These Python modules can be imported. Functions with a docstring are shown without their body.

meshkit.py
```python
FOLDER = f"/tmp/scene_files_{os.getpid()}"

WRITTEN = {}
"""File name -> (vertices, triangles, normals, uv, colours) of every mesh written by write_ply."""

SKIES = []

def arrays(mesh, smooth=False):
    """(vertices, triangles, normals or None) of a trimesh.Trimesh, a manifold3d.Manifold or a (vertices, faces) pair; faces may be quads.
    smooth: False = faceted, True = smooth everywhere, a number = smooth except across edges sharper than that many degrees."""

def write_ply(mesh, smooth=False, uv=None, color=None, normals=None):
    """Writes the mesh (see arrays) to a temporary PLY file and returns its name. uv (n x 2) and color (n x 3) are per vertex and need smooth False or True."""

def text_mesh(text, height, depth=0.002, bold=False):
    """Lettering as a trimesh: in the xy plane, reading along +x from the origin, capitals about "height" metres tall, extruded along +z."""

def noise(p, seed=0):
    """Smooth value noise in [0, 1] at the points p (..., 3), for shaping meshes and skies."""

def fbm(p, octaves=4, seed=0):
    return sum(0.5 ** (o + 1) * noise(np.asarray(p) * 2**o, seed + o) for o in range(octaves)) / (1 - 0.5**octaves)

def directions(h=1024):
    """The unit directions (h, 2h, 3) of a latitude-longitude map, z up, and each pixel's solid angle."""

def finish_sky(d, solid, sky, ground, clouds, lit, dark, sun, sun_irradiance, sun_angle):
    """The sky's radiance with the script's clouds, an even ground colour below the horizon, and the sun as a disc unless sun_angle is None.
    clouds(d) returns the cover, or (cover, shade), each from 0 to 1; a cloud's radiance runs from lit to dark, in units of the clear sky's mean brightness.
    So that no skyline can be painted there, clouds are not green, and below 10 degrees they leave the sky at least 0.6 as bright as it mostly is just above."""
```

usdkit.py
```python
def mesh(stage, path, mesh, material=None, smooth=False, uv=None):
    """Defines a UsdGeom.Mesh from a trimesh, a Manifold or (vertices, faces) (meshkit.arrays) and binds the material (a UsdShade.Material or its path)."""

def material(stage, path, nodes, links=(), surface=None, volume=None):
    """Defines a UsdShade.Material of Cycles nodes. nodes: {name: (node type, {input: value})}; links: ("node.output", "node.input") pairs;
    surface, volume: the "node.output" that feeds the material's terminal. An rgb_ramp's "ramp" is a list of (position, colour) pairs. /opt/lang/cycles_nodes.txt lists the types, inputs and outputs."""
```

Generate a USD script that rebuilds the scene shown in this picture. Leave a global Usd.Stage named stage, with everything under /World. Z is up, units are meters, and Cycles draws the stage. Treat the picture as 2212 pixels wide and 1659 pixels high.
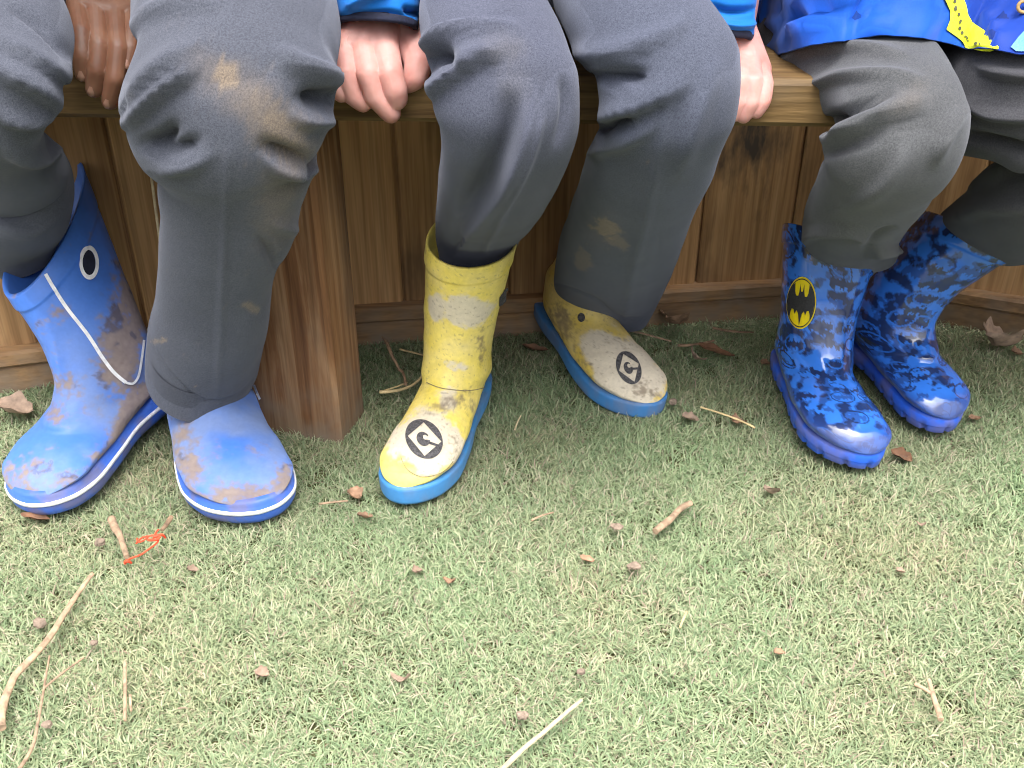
import math, random, zlib
import numpy as np, trimesh, manifold3d, shapely, usdkit, meshkit
from shapely import affinity
from shapely.geometry import Polygon, LineString, Point, box as sbox
from scipy.interpolate import PchipInterpolator, LinearNDInterpolator
from pxr import Usd, UsdGeom, UsdLux, UsdShade, Gf, Sdf, Vt

stage = Usd.Stage.CreateInMemory()
UsdGeom.SetStageUpAxis(stage, UsdGeom.Tokens.z)
UsdGeom.SetStageMetersPerUnit(stage, 1.0)
UsdGeom.Xform.Define(stage, '/World')
UsdGeom.Scope.Define(stage, '/World/Looks')

# ------------------------------------------------------------------ camera, sky, sun, exposure
PITCH, FPX, EYE = math.radians(31.0), 2218.0, 0.52      # measured on the photograph at 2212 x 1659
EXPOSURE = 1.68
SKY, SUN, SUN_ANGLE = 0.14, 0.13, 60.0
SUN_EL, SUN_AZ = math.radians(77), math.radians(165)     # azimuth from +y towards +x: behind the camera
cam = UsdGeom.Camera.Define(stage, '/World/camera')
cam.CreateHorizontalApertureAttr(36.0); cam.CreateVerticalApertureAttr(27.0)
cam.CreateFocalLengthAttr(36.0 * FPX / 2212.0)
cam.CreateClippingRangeAttr(Gf.Vec2f(0.01, 500.0))
cam.CreateExposureAttr(EXPOSURE)
cam.CreateFStopAttr(0.0)
xf = UsdGeom.Xformable(cam); xf.AddTranslateOp().Set((0, 0, EYE)); xf.AddRotateXOp().Set(90 - math.degrees(PITCH))

usdkit.material(stage, '/World/Looks/sky_light', {
    'tc': ('texture_coordinate', {}),
    'sky': ('sky_texture', {'sky_type': 'single_scattering', 'sun_disc': False, 'sun_elevation': SUN_EL, 'sun_rotation': SUN_AZ, 'aerosol_density': 3.0}),
    'grey': ('hsv', {'saturation': 0.22, 'value': 1.0}),
    'n': ('noise_texture', {'scale': 2.2, 'detail': 5.0, 'roughness': 0.55}),
    'r': ('rgb_ramp', {'ramp': [(0.35, (0.80, 0.80, 0.80)), (0.65, (1.35, 1.33, 1.30))]}),
    'm': ('mix_color', {'blend_type': 'multiply', 'fac': 1.0, 'use_clamp': False}),
    'sp': ('separate_xyz', {}), 'gr': ('map_range', {'from_min': 0.0, 'from_max': 1.0, 'to_min': 0.12, 'to_max': 1.50}), 'm2': ('mix_color', {'blend_type': 'multiply', 'fac': 1.0, 'use_clamp': False}),
    'bg': ('background_shader', {'strength': SKY})},
    [('sky.color', 'grey.color'), ('tc.generated', 'n.vector'), ('n.fac', 'r.fac'), ('grey.color', 'm.a'), ('r.color', 'm.b'), ('tc.generated', 'sp.vector'), ('sp.z', 'gr.value'), ('m.result', 'm2.a'), ('gr.result', 'm2.b'), ('m2.result', 'bg.color')], surface='bg.background')
dome = UsdLux.DomeLight.Define(stage, '/World/sky')
UsdShade.MaterialBindingAPI.Apply(dome.GetPrim()).Bind(UsdShade.Material.Get(stage, '/World/Looks/sky_light'))
dome.GetPrim().SetCustomDataByKey('kind', 'structure')
sun = UsdLux.DistantLight.Define(stage, '/World/sun')
sun.CreateIntensityAttr(SUN); sun.CreateAngleAttr(SUN_ANGLE); sun.CreateNormalizeAttr(True) if hasattr(sun, 'CreateNormalizeAttr') else None
sun.CreateColorAttr(Gf.Vec3f(1.0, 0.97, 0.92))
sx = UsdGeom.Xformable(sun)
sx.AddRotateZOp().Set(-math.degrees(SUN_AZ)); sx.AddRotateXOp().Set(-(90 - math.degrees(SUN_EL)))

# ------------------------------------------------------------------ helpers
CP, SP = math.cos(PITCH), math.sin(PITCH)
def ray(px, py):
    x, d = (px - 1106) / FPX, (py - 829.5) / FPX
    return np.array([x, CP - d * SP, -SP - d * CP])
def atz(px, py, z=0.0):
    r = ray(px, py); return np.array([0, 0, EYE]) + r * ((z - EYE) / r[2])
def aty(px, py, y):
    r = ray(px, py); return np.array([0, 0, EYE]) + r * (y / r[1])
def proj(V):
    p = np.asarray(V, float) - [0, 0, EYE]; d = p[..., 1] * CP - p[..., 2] * SP; dn = -p[..., 1] * SP - p[..., 2] * CP
    return np.stack([1106 + FPX * p[..., 0] / d, 829.5 + FPX * dn / d], -1)
used, LOC = {}, {}
def numbered(path):
    k = used.get(path, -1) + 1; used[path] = k
    return path if k == 0 else f'{path}_{k:03d}'
def tag(o, label=None, cat=None, group=None, kind=None):
    p = o.GetPrim() if hasattr(o, 'GetPrim') else o
    for k, v in (('label', label), ('category', cat), ('group', group), ('kind', kind)):
        if v: p.SetCustomDataByKey(k, v)
    return o
def thing(name, label, cat, loc=(0, 0, 0), group=None):
    x = UsdGeom.Xform.Define(stage, numbered('/World/' + name)); x.AddTranslateOp().Set(tuple(map(float, loc)))
    LOC[str(x.GetPath())] = np.array(loc, float)
    return tag(x, label, cat, group)
def path_of(parent):
    return '/World' if parent is None else str(parent.GetPath())
def obj(name, mesh, mat, parent=None, smooth=False, col=None, attr=None):
    """ONE Mesh prim; mesh given in world coordinates, stored relative to the thing it belongs to."""
    v, f, n = meshkit.arrays(mesh, smooth)
    top = '/'.join(path_of(parent).split('/')[:3])
    m = usdkit.mesh(stage, numbered(path_of(parent) + '/' + name), (v - LOC.get(top, 0), f), '/World/Looks/' + mat)
    if n is not None:
        m.CreateNormalsAttr(Vt.Vec3fArray.FromNumpy(n.astype(np.float32))); m.SetNormalsInterpolation('vertex')
    api = UsdGeom.PrimvarsAPI(m)
    if col is not None:
        api.CreatePrimvar('col', Sdf.ValueTypeNames.Color3fArray, 'vertex').Set(Vt.Vec3fArray.FromNumpy(np.asarray(col, np.float32)))
    for k, a in (attr or {}).items():
        api.CreatePrimvar(k, Sdf.ValueTypeNames.FloatArray, 'vertex').Set(Vt.FloatArray.FromNumpy(np.asarray(a, np.float32)))
    return m
def bevel_box(sx, sy, sz, r=.003):
    c = [np.array([a, b, d]) * (np.array([sx, sy, sz]) / 2) for a in (-1, 1) for b in (-1, 1) for d in (-1, 1)]
    pts = []
    for p in c:
        s = np.sign(p)
        for k in range(3):
            q = p - s * r; q[k] = p[k]; pts.append(q)
    return trimesh.convex.convex_hull(np.array(pts))
def moved(m, loc=(0, 0, 0), rz=0.0, ry=0.0, rx=0.0):
    m = m.copy()
    m.apply_transform(trimesh.transformations.euler_matrix(rx, ry, rz)); m.apply_translation(loc); return m
def grid_faces(nr, nc, closed=True):
    i, j = np.meshgrid(np.arange(nr - 1), np.arange(nc if closed else nc - 1), indexing='ij')
    a = i * nc + j; b = i * nc + (j + 1) % nc
    q = np.stack([a, b, b + nc, a + nc], -1).reshape(-1, 4)
    return np.vstack([q[:, [0, 1, 2]], q[:, [0, 2, 3]]])
def grid_normals(P):
    """Outward normals of a ring grid (rows along the tube, columns round it)."""
    du = np.gradient(P, axis=0); dv = np.roll(P, -1, 1) - np.roll(P, 1, 1)
    n = np.cross(dv, du); n /= np.maximum(np.linalg.norm(n, axis=-1, keepdims=True), 1e-12)
    c = P.mean(1, keepdims=True)
    if ((P - c) * n).sum() < 0: n = -n
    return n
def oriented(P, F):
    """Triangles of a ring grid turned outwards."""
    n = grid_normals(P).reshape(-1, 3); V = P.reshape(-1, 3)
    fn = np.cross(V[F[:, 1]] - V[F[:, 0]], V[F[:, 2]] - V[F[:, 0]])
    return F if (fn * n[F[:, 0]]).sum() > 0 else F[:, ::-1]
def sstep(x, a, b):
    t = np.clip((x - a) / (b - a), 0, 1); return t * t * (3 - 2 * t)
def lerp(a, b, t):
    t = np.asarray(t)[..., None]; return np.asarray(a) * (1 - t) + np.asarray(b) * t
def fbm(p, s, o=4, seed=0):
    return meshkit.fbm(np.asarray(p) * s, o, seed)
def seg_dist(Q, line):
    """Distance of the points Q (n,2) to a polyline, its side (+ left / - right) and the parameter 0..1 along it."""
    L = np.asarray(line, float); best = np.full(len(Q), 1e9); side = np.zeros(len(Q)); par = np.zeros(len(Q))
    ln = np.r_[0, np.cumsum(np.linalg.norm(np.diff(L, axis=0), axis=1))]
    for k, (a, b) in enumerate(zip(L[:-1], L[1:])):
        d = b - a; t = np.clip(((Q - a) @ d) / (d @ d), 0, 1); e = Q - a - t[:, None] * d; r = np.linalg.norm(e, axis=1)
        m = r < best; best[m] = r[m]; side[m] = np.sign(d[0] * e[m, 1] - d[1] * e[m, 0]); par[m] = (ln[k] + t[m] * (ln[k + 1] - ln[k])) / ln[-1]
    return best, side, par
def smooth_line(pts, n=24):
    pts = np.asarray(pts, float); s = np.r_[0, np.cumsum(np.linalg.norm(np.diff(pts, axis=0), axis=1))]
    return PchipInterpolator(s, pts, axis=0)(np.linspace(0, s[-1], n))

# ------------------------------------------------------------------ materials
def L(name): return '/World/Looks/' + name
def mat_wood(name, dark, mid, light, along='z', rough=0.6, scale=1.0, dirt=(0.10, 0.08, 0.06), seed=0.0, splash=0.0, mould=(0, 50, 0)):
    st = {'z': (26, 26, 1.6), 'x': (1.6, 26, 26)}[along]
    fine = {'z': (220, 220, 6), 'x': (6, 220, 220)}[along]
    usdkit.material(stage, L(name), {
        'tc': ('texture_coordinate', {}), 'oi': ('object_info', {}),
        'off': ('vector_math', {'math_type': 'scale', 'scale': 7.3}), 'add': ('vector_math', {'math_type': 'add'}),
        'cx': ('combine_xyz', {}),
        'm1': ('mapping', {'scale': tuple(scale * s for s in st), 'location': (seed, 0, 0)}),
        'm2': ('mapping', {'scale': fine}),
        'n1': ('noise_texture', {'scale': 1.0, 'detail': 6.0, 'roughness': 0.62, 'distortion': 1.6}),
        'n2': ('noise_texture', {'scale': 1.0, 'detail': 3.0, 'roughness': 0.6}),
        'ms': ('vector_math', {'math_type': 'subtract', 'vector2': mould}), 'mm': ('mapping', {'scale': (11.0, 11.0, 9.0)}), 'ml': ('vector_math', {'math_type': 'length'}), 'mn': ('noise_texture', {'scale': 1.0, 'detail': 4.0, 'roughness': 0.6}), 'mq': ('mapping', {'scale': (70.0, 70.0, 22.0)}), 'ma': ('math', {'math_type': 'multiply_add', 'value2': -0.55, 'value3': 0.62}), 'mb': ('math', {'math_type': 'add'}), 'mr': ('map_range', {'from_min': 0.80, 'from_max': 1.02, 'to_max': 0.62}), 'md': ('mix_color', {'b': (0.07, 0.055, 0.045)}),
        'gp': ('geometry', {}), 'gz': ('separate_xyz', {}), 'sz': ('map_range', {'from_min': 0.0, 'from_max': 0.13, 'to_min': 1.25, 'to_max': 0.0}), 'sn': ('noise_texture', {'scale': 38.0, 'detail': 5.0}), 'sm': ('math', {'math_type': 'multiply'}), 'sr': ('map_range', {'from_min': 0.32, 'from_max': 0.62, 'to_max': splash}), 'sd': ('mix_color', {'b': (0.20, 0.155, 0.115)}),
        'n3': ('noise_texture', {'scale': 1.0, 'detail': 5.0, 'roughness': 0.6}),
        'r1': ('rgb_ramp', {'ramp': [(0.30, dark), (0.48, mid), (0.68, light)]}),
        'r2': ('rgb_ramp', {'ramp': [(0.35, (0.62, 0.60, 0.58)), (0.6, (1.05, 1.05, 1.05))]}),
        'mu': ('mix_color', {'blend_type': 'multiply', 'fac': 0.8}),
        'r3': ('rgb_ramp', {'ramp': [(0.56, (0, 0, 0)), (0.72, (1, 1, 1))]}), 'm3': ('mapping', {'scale': {'z': (9.0, 9.0, 4.0), 'x': (4.0, 9.0, 9.0)}[along]}),
        'dm': ('mix_color', {'b': dirt}), 'df': ('math', {'math_type': 'multiply', 'value2': 0.65}),
        'hv': ('hsv', {}), 'vr': ('map_range', {'to_min': 0.72, 'to_max': 1.28}),
        'vo': ('voronoi_texture', {'scale': 1.0, 'randomness': 1.0}), 'mv': ('mapping', {'scale': tuple((7.5, 7.5, 4.2) if along == 'z' else (4.2, 7.5, 7.5))}),
        'kr': ('rgb_ramp', {'ramp': [(0.0, (0.10, 0.07, 0.05)), (0.05, (0.16, 0.11, 0.08)), (0.085, (1, 1, 1))]}),
        'km': ('mix_color', {'blend_type': 'multiply', 'fac': 0.85}),
        'bu': ('bump', {'strength': 0.35, 'distance': 0.002}),
        'p': ('principled_bsdf', {'roughness': rough, 'specular_ior_level': 0.22})},
        [('tc.object', 'add.vector1'), ('oi.random', 'cx.x'), ('oi.random', 'cx.y'), ('cx.vector', 'off.vector1'), ('off.vector', 'add.vector2'),
         ('add.vector', 'm1.vector'), ('add.vector', 'm2.vector'), ('m1.vector', 'n1.vector'), ('m2.vector', 'n2.vector'), ('add.vector', 'm3.vector'), ('m3.vector', 'n3.vector'),
         ('n1.fac', 'r1.fac'), ('n2.fac', 'r2.fac'), ('r1.color', 'mu.a'), ('r2.color', 'mu.b'),
         ('add.vector', 'mv.vector'), ('mv.vector', 'vo.vector'), ('vo.distance', 'kr.fac'), ('mu.result', 'km.a'), ('kr.color', 'km.b'),
         ('gp.position', 'gz.vector'), ('gz.z', 'sz.value'), ('gp.position', 'sn.vector'), ('sz.result', 'sm.value1'), ('sn.fac', 'sm.value2'), ('sm.value', 'sr.value'), ('sr.result', 'sd.fac'), ('dm.result', 'sd.a'), ('n3.fac', 'r3.fac'), ('r3.color', 'df.value1'), ('df.value', 'dm.fac'), ('km.result', 'dm.a'),
         ('oi.random', 'vr.value'), ('vr.result', 'hv.value'), ('gp.position', 'ms.vector1'), ('ms.vector', 'mm.vector'), ('mm.vector', 'ml.vector1'), ('ml.value', 'ma.value1'), ('gp.position', 'mq.vector'), ('mq.vector', 'mn.vector'), ('ma.value', 'mb.value1'), ('mn.fac', 'mb.value2'), ('mb.value', 'mr.value'), ('mr.result', 'md.fac'), ('sd.result', 'md.a'), ('md.result', 'hv.color'), ('hv.color', 'p.base_color'), ('n2.fac', 'bu.height'), ('bu.normal', 'p.normal')], surface='p.BSDF')
mat_wood('fence_wood', (0.28, 0.155, 0.070), (0.40, 0.230, 0.105), (0.48, 0.295, 0.145), rough=0.8, dirt=(0.05, 0.038, 0.03), mould=tuple(aty(1625, 315, 1.015)))
mat_wood('board_wood', (0.13, 0.07, 0.032), (0.24, 0.135, 0.06), (0.33, 0.195, 0.09), along='x', rough=0.65, splash=0.55)
mat_wood('seat_wood', (0.075, 0.040, 0.016), (0.17, 0.105, 0.042), (0.26, 0.165, 0.07), along='x', rough=0.6, scale=1.5)
mat_wood('post_wood', (0.085, 0.036, 0.018), (0.19, 0.092, 0.042), (0.33, 0.20, 0.11), rough=0.5, scale=1.5, dirt=(0.10, 0.07, 0.05), splash=0.5)

def mat_cloth(name, rough=0.9, fac=0.35, scale=900.0, sheen=0.25, bump=0.25):
    usdkit.material(stage, L(name), {
        'a': ('attribute', {'attribute': 'col'}), 'tc': ('texture_coordinate', {}),
        'n': ('noise_texture', {'scale': scale, 'detail': 2.0, 'roughness': 0.7}),
        'n2': ('noise_texture', {'scale': scale * 0.5, 'detail': 2.0, 'roughness': 0.6}),
        'ad': ('math', {'math_type': 'add'}), 'hf': ('math', {'math_type': 'multiply', 'value2': 0.5}),
        'r': ('rgb_ramp', {'ramp': [(0.34, (0.55, 0.56, 0.60)), (0.66, (1.45, 1.44, 1.42))]}),
        'm': ('mix_color', {'blend_type': 'multiply', 'fac': fac, 'use_clamp': False}),
        'bu': ('bump', {'strength': bump, 'distance': 0.0006}),
        'p': ('principled_bsdf', {'roughness': rough, 'specular_ior_level': 0.15, 'sheen_weight': sheen, 'sheen_roughness': 0.5, 'sheen_tint': (0.75, 0.78, 0.9)})},
        [('tc.object', 'n.vector'), ('tc.object', 'n2.vector'), ('n.fac', 'ad.value1'), ('n2.fac', 'ad.value2'), ('ad.value', 'hf.value1'), ('hf.value', 'r.fac'),
         ('a.color', 'm.a'), ('r.color', 'm.b'), ('m.result', 'p.base_color'), ('n.fac', 'bu.height'), ('bu.normal', 'p.normal')], surface='p.BSDF')
mat_cloth('trouser_cloth', fac=0.8, scale=1700.0, sheen=0.13)
mat_cloth('jacket_cloth', rough=0.55, fac=0.12, scale=1200.0, sheen=0.1, bump=0.1)

def mat_rubber(name, rough, coat=0.0, bump=0.08, spec=0.5, fine=0.22):
    usdkit.material(stage, L(name), {
        'a': ('attribute', {'attribute': 'col'}), 'd': ('attribute', {'attribute': 'dirt'}), 'tc': ('texture_coordinate', {}),
        'n': ('noise_texture', {'scale': 260.0, 'detail': 4.0, 'roughness': 0.65}),
        'n2': ('noise_texture', {'scale': 45.0, 'detail': 4.0, 'roughness': 0.6}),
        'r': ('rgb_ramp', {'ramp': [(0.3, (0.7, 0.7, 0.7)), (0.7, (1.22, 1.22, 1.22))]}),
        'm': ('mix_color', {'blend_type': 'multiply', 'fac': fine, 'use_clamp': False}),
        'ro': ('map_range', {'to_min': rough, 'to_max': 0.9}), 'ra': ('math', {'math_type': 'multiply_add', 'value2': 0.25, 'value3': -0.12}), 'rs': ('math', {'math_type': 'add', 'use_clamp': True}),
        'co': ('map_range', {'to_min': coat, 'to_max': 0.0}),
        'bu': ('bump', {'strength': bump, 'distance': 0.0015}),
        'p': ('principled_bsdf', {'specular_ior_level': spec, 'coat_roughness': 0.06})},
        [('tc.object', 'n.vector'), ('tc.object', 'n2.vector'), ('n.fac', 'r.fac'), ('a.color', 'm.a'), ('r.color', 'm.b'), ('m.result', 'p.base_color'),
         ('d.fac', 'ro.value'), ('n2.fac', 'ra.value1'), ('ro.result', 'rs.value1'), ('ra.value', 'rs.value2'), ('rs.value', 'p.roughness'),
         ('d.fac', 'co.value'), ('co.result', 'p.coat_weight'), ('n2.fac', 'bu.height'), ('bu.normal', 'p.normal')], surface='p.BSDF')
mat_rubber('foam_rubber', 0.42, bump=0.10)
mat_rubber('matt_rubber', 0.45, bump=0.10, fine=0.35)
mat_rubber('gloss_rubber', 0.16, coat=1.0, bump=0.25, fine=0.12)
def mat_flat(name, colour, rough=0.6, scale=120.0, amount=0.5, spec=0.4, bump=0.2, detail=3.0):
    c = np.array(colour)
    usdkit.material(stage, L(name), {
        'tc': ('texture_coordinate', {}), 'oi': ('object_info', {}),
        'n': ('noise_texture', {'scale': scale, 'detail': detail, 'roughness': 0.6}),
        'r': ('rgb_ramp', {'ramp': [(0.3, tuple(c * (1 - amount))), (0.7, tuple(np.minimum(c * (1 + amount), 1)))]}),
        'hv': ('hsv', {}), 'vr': ('map_range', {'to_min': 0.85, 'to_max': 1.15}),
        'bu': ('bump', {'strength': bump, 'distance': 0.001}),
        'p': ('principled_bsdf', {'roughness': rough, 'specular_ior_level': spec})},
        [('tc.object', 'n.vector'), ('n.fac', 'r.fac'), ('oi.random', 'vr.value'), ('vr.result', 'hv.value'), ('r.color', 'hv.color'), ('hv.color', 'p.base_color'), ('n.fac', 'bu.height'), ('bu.normal', 'p.normal')], surface='p.BSDF')
mat_flat('dusty_blue_rubber', (0.20, 0.30, 0.52), 0.6, 200, 0.25)
mat_flat('dirt_line', (0.22, 0.18, 0.10), 0.8, 300, 0.4)
mat_flat('white_rubber', (0.72, 0.72, 0.73), 0.45, 160, 0.18)
mat_flat('black_print', (0.018, 0.018, 0.02), 0.55, 700, 0.5)
mat_flat('worn_black_print', (0.055, 0.052, 0.055), 0.75, 600, 0.9, detail=6.0)
mat_flat('yellow_print', (0.80, 0.62, 0.01), 0.35, 300, 0.06, bump=0.02)
mat_flat('yellow_tape', (0.62, 0.68, 0.03), 0.6, 900, 0.15)
mat_flat('tape_dots', (0.06, 0.06, 0.03), 0.6, 600, 0.3)
mat_flat('pale_blue_cloth', (0.12, 0.30, 0.70), 0.7, 600, 0.2)
mat_flat('brass', (0.35, 0.22, 0.08), 0.4, 200, 0.3)
mat_flat('dark_binding', (0.010, 0.012, 0.03), 0.8, 500, 0.3)
mat_flat('dark_hole', (0.012, 0.014, 0.03), 0.9, 200, 0.2)
mat_flat('hair_black', (0.012, 0.009, 0.007), 0.5, 300, 0.4)
mat_flat('hair_brown', (0.08, 0.045, 0.02), 0.5, 300, 0.4)
mat_flat('stick_bark', (0.31, 0.215, 0.14), 0.8, 140, 0.45, bump=0.6)
mat_flat('stick_brown', (0.24, 0.155, 0.095), 0.8, 140, 0.5, bump=0.6)
mat_flat('straw', (0.55, 0.42, 0.22), 0.6, 120, 0.3)
mat_flat('pale_straw', (0.52, 0.42, 0.265), 0.6, 120, 0.25)
mat_flat('leaf_brown', (0.26, 0.155, 0.095), 0.75, 110, 0.5)
mat_flat('leaf_dark', (0.15, 0.075, 0.040), 0.7, 110, 0.5)
mat_flat('leaf_pink', (0.255, 0.18, 0.13), 0.75, 110, 0.4)
mat_flat('mud', (0.22, 0.165, 0.125), 0.9, 200, 0.35, bump=0.8)
mat_flat('red_thread', (0.80, 0.075, 0.03), 0.6, 200, 0.25)
def mat_skin(name, c, c2, rough=0.5, sss=0.12):
    usdkit.material(stage, L(name), {
        'tc': ('texture_coordinate', {}), 'n': ('noise_texture', {'scale': 55.0, 'detail': 4.0}), 'n2': ('noise_texture', {'scale': 900.0, 'detail': 2.0}),
        'r': ('rgb_ramp', {'ramp': [(0.35, c), (0.65, c2)]}), 'bu': ('bump', {'strength': 0.15, 'distance': 0.0004}),
        'p': ('principled_bsdf', {'roughness': rough, 'subsurface_weight': sss, 'subsurface_scale': 0.004, 'specular_ior_level': 0.4})},
        [('tc.object', 'n.vector'), ('tc.object', 'n2.vector'), ('n.fac', 'r.fac'), ('r.color', 'p.base_color'), ('n2.fac', 'bu.height'), ('bu.normal', 'p.normal')], surface='p.BSDF')
mat_skin('skin_dark', (0.105, 0.045, 0.025), (0.145, 0.068, 0.040))
mat_skin('skin_pale', (0.43, 0.195, 0.165), (0.52, 0.275, 0.24))
mat_skin('nail_dark', (0.22, 0.11, 0.08), (0.26, 0.14, 0.10), 0.35)
mat_skin('nail_pale', (0.56, 0.31, 0.27), (0.60, 0.36, 0.32), 0.35)
# ground and grass
usdkit.material(stage, L('turf_backing'), {
    'g': ('geometry', {}), 'n': ('noise_texture', {'scale': 3.0, 'detail': 6.0}), 'n2': ('noise_texture', {'scale': 300.0, 'detail': 4.0}),
    'r': ('rgb_ramp', {'ramp': [(0.35, (0.075, 0.085, 0.035)), (0.65, (0.13, 0.115, 0.06))]}),
    'r2': ('rgb_ramp', {'ramp': [(0.3, (0.5, 0.5, 0.5)), (0.7, (1.3, 1.3, 1.3))]}), 'm': ('mix_color', {'blend_type': 'multiply', 'fac': 1.0}),
    'p': ('principled_bsdf', {'roughness': 0.95, 'specular_ior_level': 0.1})},
    [('g.position', 'n.vector'), ('g.position', 'n2.vector'), ('n.fac', 'r.fac'), ('n2.fac', 'r2.fac'), ('r.color', 'm.a'), ('r2.color', 'm.b'), ('m.result', 'p.base_color')], surface='p.BSDF')
usdkit.material(stage, L('turf_blade'), {
    'g': ('geometry', {}), 'at': ('attribute', {'attribute': 'tone'}), 'ad': ('math', {'math_type': 'add'}), 'fr': ('math', {'math_type': 'fraction'}), 'oi': ('object_info', {}),
    'r': ('rgb_ramp', {'interpolate': False, 'ramp': [(0.0, (0.165, 0.220, 0.115)), (0.15, (0.210, 0.275, 0.150)), (0.32, (0.265, 0.322, 0.175)), (0.52, (0.320, 0.362, 0.208)), (0.74, (0.385, 0.395, 0.250)), (0.88, (0.42, 0.375, 0.270)), (0.96, (0.28, 0.22, 0.165))]}),
    'n': ('noise_texture', {'scale': 5.0, 'detail': 3.0, 'roughness': 0.55}),
    'rn': ('rgb_ramp', {'ramp': [(0.33, (0.90, 1.0, 0.94)), (0.5, (0.99, 1.0, 1.0)), (0.68, (1.07, 0.99, 0.99))]}),
    'm': ('mix_color', {'blend_type': 'multiply', 'fac': 1.0, 'use_clamp': False}),
    'p': ('principled_bsdf', {'roughness': 0.5, 'specular_ior_level': 0.35}), 't': ('translucent_bsdf', {}), 'mx': ('mix_closure', {'fac': 0.25})},
    [('at.fac', 'ad.value1'), ('oi.random', 'ad.value2'), ('ad.value', 'fr.value1'), ('fr.value', 'r.fac'), ('g.position', 'n.vector'), ('n.fac', 'rn.fac'),
     ('r.color', 'm.a'), ('rn.color', 'm.b'), ('m.result', 'p.base_color'), ('m.result', 't.color'), ('p.BSDF', 'mx.closure1'), ('t.BSDF', 'mx.closure2')], surface='mx.closure')

# ------------------------------------------------------------------ ground and artificial turf
rng = np.random.default_rng(7)
gx = np.r_[-60, -20, -6, np.linspace(-2, 2, 41), 6, 20, 60]; gy = np.r_[-60, -20, -6, np.linspace(-1, 3, 41), 6, 20, 60]
GX, GY = np.meshgrid(gx, gy, indexing='ij')
ground = obj('ground', (np.stack([GX, GY, np.full_like(GX, -.010)], -1).reshape(-1, 3), np.array([(i * len(gy) + j, (i + 1) * len(gy) + j, (i + 1) * len(gy) + j + 1, i * len(gy) + j + 1) for i in range(len(gx) - 1) for j in range(len(gy) - 1)])), 'turf_backing')
tag(ground, kind='structure')

def turf_patch(r, size=.055, n=470):
    base = np.c_[r.uniform(-size / 2, size / 2, (n, 2)), np.zeros(n)]
    az = r.uniform(0, 2 * np.pi, n); length = r.uniform(.0085, .0145, n); wid = r.uniform(.0006, .00105, n)
    lean0 = r.uniform(.1, .7, n); curl = r.uniform(.5, 2.1, n)
    ts = np.array([0, .35, .7, 1.0]); V, Fc = [], []
    tilt = lean0[:, None] + curl[:, None] * ts[None]
    step = np.diff(ts) [None] * length[:, None]
    mid = (tilt[:, 1:] + tilt[:, :-1]) / 2
    h = np.c_[np.zeros(n), np.cumsum(step * np.sin(mid), 1)]; z = np.c_[np.zeros(n), np.cumsum(step * np.cos(mid), 1)]
    z = np.maximum(z, 0.0015 * ts)
    d = np.stack([np.cos(az), np.sin(az)], 1); s = np.stack([-np.sin(az), np.cos(az)], 1)
    tw = r.uniform(-.6, .6, n)
    for k, wf in enumerate((1.0, 1.0, .8, .0)):
        c = np.c_[base[:, :2] + d * h[:, k:k + 1], z[:, k]]
        off = np.c_[s * np.cos(tw)[:, None], np.sin(tw)] * (wid * wf / 2)[:, None]
        V += ([c - off, c + off] if wf else [c])
    V = np.stack(V, 1)                                   # n x 7 x 3
    tri = np.array([(0, 1, 3), (0, 3, 2), (2, 3, 5), (2, 5, 4), (4, 5, 6)])
    return V.reshape(-1, 3), (np.arange(n)[:, None, None] * 7 + tri).reshape(-1, 3)
turf = UsdGeom.PointInstancer.Define(stage, '/World/grass')
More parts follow.
